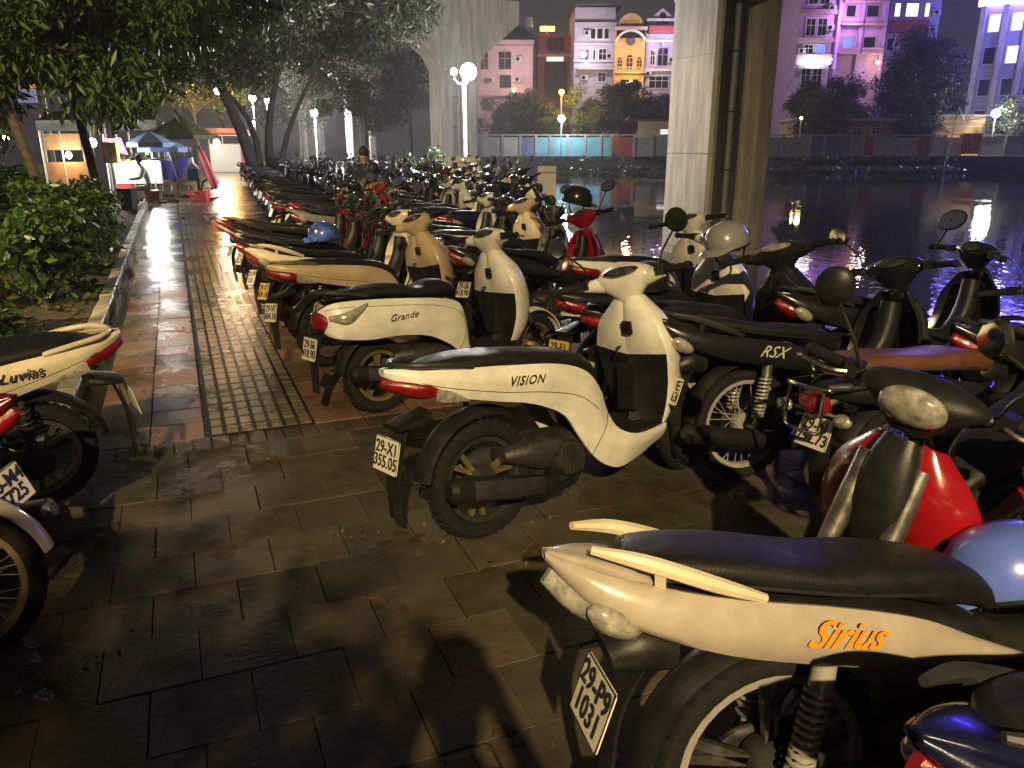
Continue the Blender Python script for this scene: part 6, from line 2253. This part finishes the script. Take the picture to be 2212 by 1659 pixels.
bike('sport', (2.60, 1.70), 194, 'red motorbike facing the path with grey fork and oval headlight', G1,
     dict(paint='paint_red', fork='alloy', guardpaint='paint_silver', cowl='plastic', paint2='plastic', rim='alloy'), steer=10, plate='p5')
bike('sport', (1.38, .47), -7, 'navy motorbike parked beside the pale gold one with red leg shields', G1, dict(paint='paint_navy', rail='alloy_dark', tail='lens_red'), plate='p6')
G2 = 'bikes parked on the kerb side of the path'
bike('slim', (-.74, 3.96), 196, 'cream scooter with cream grab rail and wine-red tail parked on the kerb side', G2, dict(paint='paint_cream', rail='paint_cream', inner='paint_wine', plate='plate_white'), plate='p5',
     decal=('luvias', .02, .168, .715, 0, 7, 'decal_black', 0), lean=5)
bike('wire', (-1.01, 3.16), 156, 'wine-red motorbike with a silver muffler and grey plate parked askew on the kerb side', G2, dict(paint='paint_wine', paint2='paint_cream', pipe='alloy', rim='alloy_gold', plate='plate_white'), plate='p6', lean=5)
bike('wire', (-2.04, 2.60), 4, 'cream motorbike with its wire-spoked front wheel towards the path', G2, dict(paint='paint_cream', rim='alloy_gold', cowl='plastic'), plate='p3', lean=5)
bike('slim', (-.80, 1.0), 184, 'unseen black scooter added on the kerb side to shade the foreground', G2, dict(paint='paint_black'), plate='p3', lean=5)  # out of view, added so its shadow darkens the foreground paving
bike('sport', (-.42, .22), 186, 'unseen red step-through motorbike added on the kerb side to cast shade', G2, dict(paint='paint_red'), plate='p3', lean=5)  # another unseen bike added as a shadow caster
bike('round', (-.5, -.5), 184, 'unseen black scooter added behind the red one to cast shade', G2, dict(paint='paint_black'), plate='p3')  # unseen shadow caster added behind the camera
bike('round', (1.0, -.35), -8, 'unseen grey scooter added behind the navy motorbike to cast shade', G1, dict(paint='paint_grey'), plate='p3')  # added out of view to throw shade under the pale gold bike

near = [
    ('slim', 2.34, 3.52, 2, 'black scooter between the wire-wheeled black motorbike and a dark one', dict(paint='paint_black', meter='lens_clear')),
    ('slim', 2.40, 4.05, 12, 'black-sided scooter with white front shield and a grey helmet hung on its handlebar', dict(paint='paint_black', apron='paint_white', inner='paint_white', plate='plate_yellow')),
    ('slim', 3.08, 5.20, 15, 'white scooter beyond the black-sided one with white front shield', WHT),
    ('slim', .97, 5.90, 19, 'gold scooter with orange rear indicators next to the rounded white one', dict(paint='paint_gold', rail='alloy_gold', tail='lens_red')),
    ('sport', .98, 6.62, 17, 'cream motorbike with a yellow plate, second from the rounded white scooter', dict(paint='paint_cream', plate='plate_yellow', rail='paint_cream')),
    ('wire', .96, 7.35, 14, 'black motorbike with a helmet resting on its seat', dict(paint='paint_black')),
    ('sport', .95, 8.65, 12, 'black motorbike with red tail light, its rear wheel beside the wet path', dict(paint='paint_black', paint2='paint_red')),
    ('sport', .90, 9.25, 10, 'black motorbike with a red and gold tail, its rear tipping over the path', dict(paint='paint_wine', rail='alloy_gold')),
    ('wire', 2.50, 6.05, 14, 'black-sided motorbike with bright red front in the second row', dict(paint='paint_black', shieldpaint='paint_red', paint2='paint_red', cowl='paint_red', guardpaint='paint_red')),
    ('sport', 3.55, 3.30, -4, 'black motorbike without mirrors standing between the wire-wheeled one and the water', dict(paint='paint_black')),
    ('wire', 3.72, 2.30, -6, 'black motorbike standing between the brown-seated one and the water', dict(paint='paint_black', trim='chrome')),
    ('slim', 2.50, 7.45, 14, 'gold scooter standing before the notice boards in the second row', dict(paint='paint_gold', inner='paint_cream')),
    ('sport', 2.55, 8.15, 12, 'black motorbike beside the gold scooter of the second row', dict(paint='paint_black')),
    ('wire', 2.60, 8.85, 10, 'silver motorbike in the second row', dict(paint='paint_silver')),
    ('wire', 2.52, 6.75, 12, 'dark grey motorbike next to the bright red-fronted one', dict(paint='paint_grey', inner='paint_silver')),
]
for kd, x, y, hd, lab, cc in near:
    bike(kd, (x, y), hd, lab, G1, cc, nomirror=(lab[:5] in ('white', 'black', 'gold ') and (kd == 'slim' or x > 3.5)), steer=random.choice((-14, 12, 20, 26)), lean=random.uniform(4, 8), plate=random.choice(('p2', 'p3', 'p4', 'p5', 'p6', 'p7')))

# the crowded rows running down to the market
PAL = [('black', 'paint_black', 64), ('dark grey', 'paint_grey', 14), ('white', 'paint_white', 11), ('red', 'paint_red', 2), ('wine-red', 'paint_wine', 6), ('navy', 'paint_navy', 6), ('silver', 'paint_silver', 7), ('blue', 'paint_blue', 4), ('gold', 'paint_gold', 4)]
bag = [p for p in PAL for _ in range(p[2])]
rr = random.Random(17)
ROWN = ['farther down the row nearest the path', 'farther down the second row from the path', 'in the third row from the path', 'in the row nearest the water']
PLAN = [(1.75, 10.3, 37), (3.30, 9.6, 36), (4.75, 13.0, 34), (6.2, 17.0, 31)]
CAT_N = 0
for ri, (rx, y0, y1) in enumerate(PLAN):
    y = y0
    while y < y1:
        cn, cm, _ = rr.choice(bag)
        kd = rr.choice(('slim', 'round', 'sport', 'wire', 'sport', 'slim', 'classic'))
        kn = 'scooter' if kd in ('slim', 'round') else 'motorbike'
        d = dict(paint=cm)
        if cm == 'paint_black' and rr.random() < .3:
            d['shieldpaint'] = d['inner'] = rr.choice(('paint_wine', 'paint_grey', 'paint_silver', 'paint_cream'))
        if rr.random() < .35:
            d['rail'] = 'chrome'
        if rr.random() < .07:
            d['seat'] = 'seat_brown'
        if rr.random() < .3:
            d['plate'] = 'plate_yellow'
        nom = rr.random() < .35
        ft = []
        if d.get('seat'):
            ft.append('brown seat')
        if d.get('plate'):
            ft.append('yellow plate')
        if d.get('rail'):
            ft.append('chrome rail')
        if 'inner' in d:
            ft.append({'paint_wine': 'wine-red', 'paint_grey': 'grey', 'paint_silver': 'silver', 'paint_cream': 'cream'}[d['inner']] + ' front')
        ft = ft[:1] if (kn != 'scooter' or nom or ' ' in cn) else ft
        lab = ('mirrorless '  if nom else '') + cn + ' ' + kn + ((' with ' + ' and '.join(ft[:2])) if ft else '') + ' ' + ROWN[ri]
        bike(kd, (rx + .055 * (y - 10) + rr.uniform(-.16, .16), y), rr.uniform(2, 20), lab, 'bikes ' + ROWN[ri], d,
             steer=rr.choice((-18, -8, 10, 18, 26)), lean=rr.uniform(3, 9), plate=rr.choice(('p2', 'p3', 'p4', 'p5', 'p6', 'p7')), lod=0 if y < 9 else 1, nomirror=nom)
        CAT_N += 1
        y += rr.uniform(.58, .78) if y < 20 else rr.uniform(.75, 1.0)

# helmets set on the bikes
helmet('light blue helmet hanging on the pale gold motorbike in front of its leg shield', (1.80, 1.10, .60), 'helmet_sky', (R(20), R(14), R(160)), True, 1.0)
q = at(715, 548, 7.35)
helmet('blue patterned helmet lying on the seat of a black motorbike', (1.22, 7.42, .80), 'helmet_blue', (0, R(4), R(190)))
helmet('grey and black helmet hung on the handlebar of the black-sided scooter', (3.14, 4.02, 1.03), 'helmet_grey', (R(10), R(12), R(200)))
helmet('black helmet on the seat of the black-sided scooter with white front shield', (2.62, 4.10, .80), 'helmet_black', (0, 0, R(20)))
helmet('black helmet hung on the handlebar of a bike in front of the big pillar', (3.42, 6.62, 1.12), 'helmet_black', (R(8), R(10), R(10)))

# fallen leaves lying on the paving, each one a thing
lv = MB()
lv.add([(-.055, 0, .002), (-.02, -.026, .010), (.02, -.022, .012), (.06, 0, .004), (.02, .024, .014), (-.02, .026, .011), (0, 0, .003)], [(0, 1, 6), (1, 2, 6), (2, 3, 6), (3, 4, 6), (4, 5, 6), (5, 0, 6)])
lv_me = lv.mesh('fallen_leaf', fix=False)
for (x, y, s) in ((.52, 2.55, .9), (.60, 2.45, .7), (.98, 2.60, .8), (1.12, 2.52, .7), (.80, 2.98, 1.0), (.74, 3.06, .8), (.66, 3.0, .7), (.36, 3.05, .6), (1.25, 2.72, .9), (1.18, 2.66, .6), (.95, 3.5, .7), (.7, 1.75, .8), (.62, 1.6, .7), (.66, 1.68, .6), (-.1, 4.4, .7)):
    o = link('fallen_leaf', lv_me, 'leaf_dead', label='brown fallen leaf lying on the wet paving', cat='leaf', group='fallen leaves on the paving')
    o.location = (x, y, .002)
    o.rotation_euler = (random.uniform(-.15, .15), random.uniform(-.15, .15), random.uniform(0, 6))
    o.scale = (s, s, s)

cl = [((rg.uniform(-.74, -.66), rg.uniform(4.8, 14), .004), (.06, .3, .004)) for i in range(26)] + [((x_, y_, .004), (.28, .16, .004)) for x_, y_ in ((.72, 1.7), (.85, 2.9), (1.1, 2.6), (1.4, 2.9), (.9, 4.5), (1.0, 5.6), (2.4, 2.9), (.6, 3.1), (-.5, 2.6), (-.4, 3.6))]
link('leaf_litter', leaves(cl, 16, .030, .5, 0.0, 79, 0), 'leaf_dead', kind='stuff', label='crushed leaf bits and grit along the kerb and under the tyres', cat='leaf litter')

# unseen clipped trees, added between street lamp and foreground paving to shade the ground
for i, (x, y, zc, r, n, lab) in enumerate(((-1.85, -1.95, 2.2, (1.0, .8, 1.0), 26, 'unseen round-crowned tree added to shade the foreground paving'), (-3.3, -1.2, 2.0, (.95, .8, .85), 20, 'second unseen tree added to shade the foreground'))):
    cl = clump_cloud((0, 0, zc), r, n, .36, 140 + i)
    tree(lab, (x, y, 0), [(0, 0, 0), (.02, .02, .8), (0, .03, 1.5)], auto_limbs((0, .03, 1.4), cl, .03, 2), cl, 210, .13, 'leaf_olive', 'bark', .07, .05, droop=.3, seed=142 + i, wid=.5)

# damp night air round everything
hz = bpy.data.materials.new('haze')
hz.use_nodes = True
hn, hl = hz.node_tree.nodes, hz.node_tree.links
hn.remove(hn['Principled BSDF'])
pv = hn.new('ShaderNodeVolumePrincipled')
pv.inputs['Color'].default_value = (.92, .93, .96, 1)
pv.inputs['Density'].default_value = 0.0010
pv.inputs['Anisotropy'].default_value = 0.35
hl.new(pv.outputs[0], hn['Material Output'].inputs['Volume'])
o = link('haze', MB().box((60, 80, 14), (620, 520, 36.6)).mesh('haze', smooth=False), hz, kind='stuff')
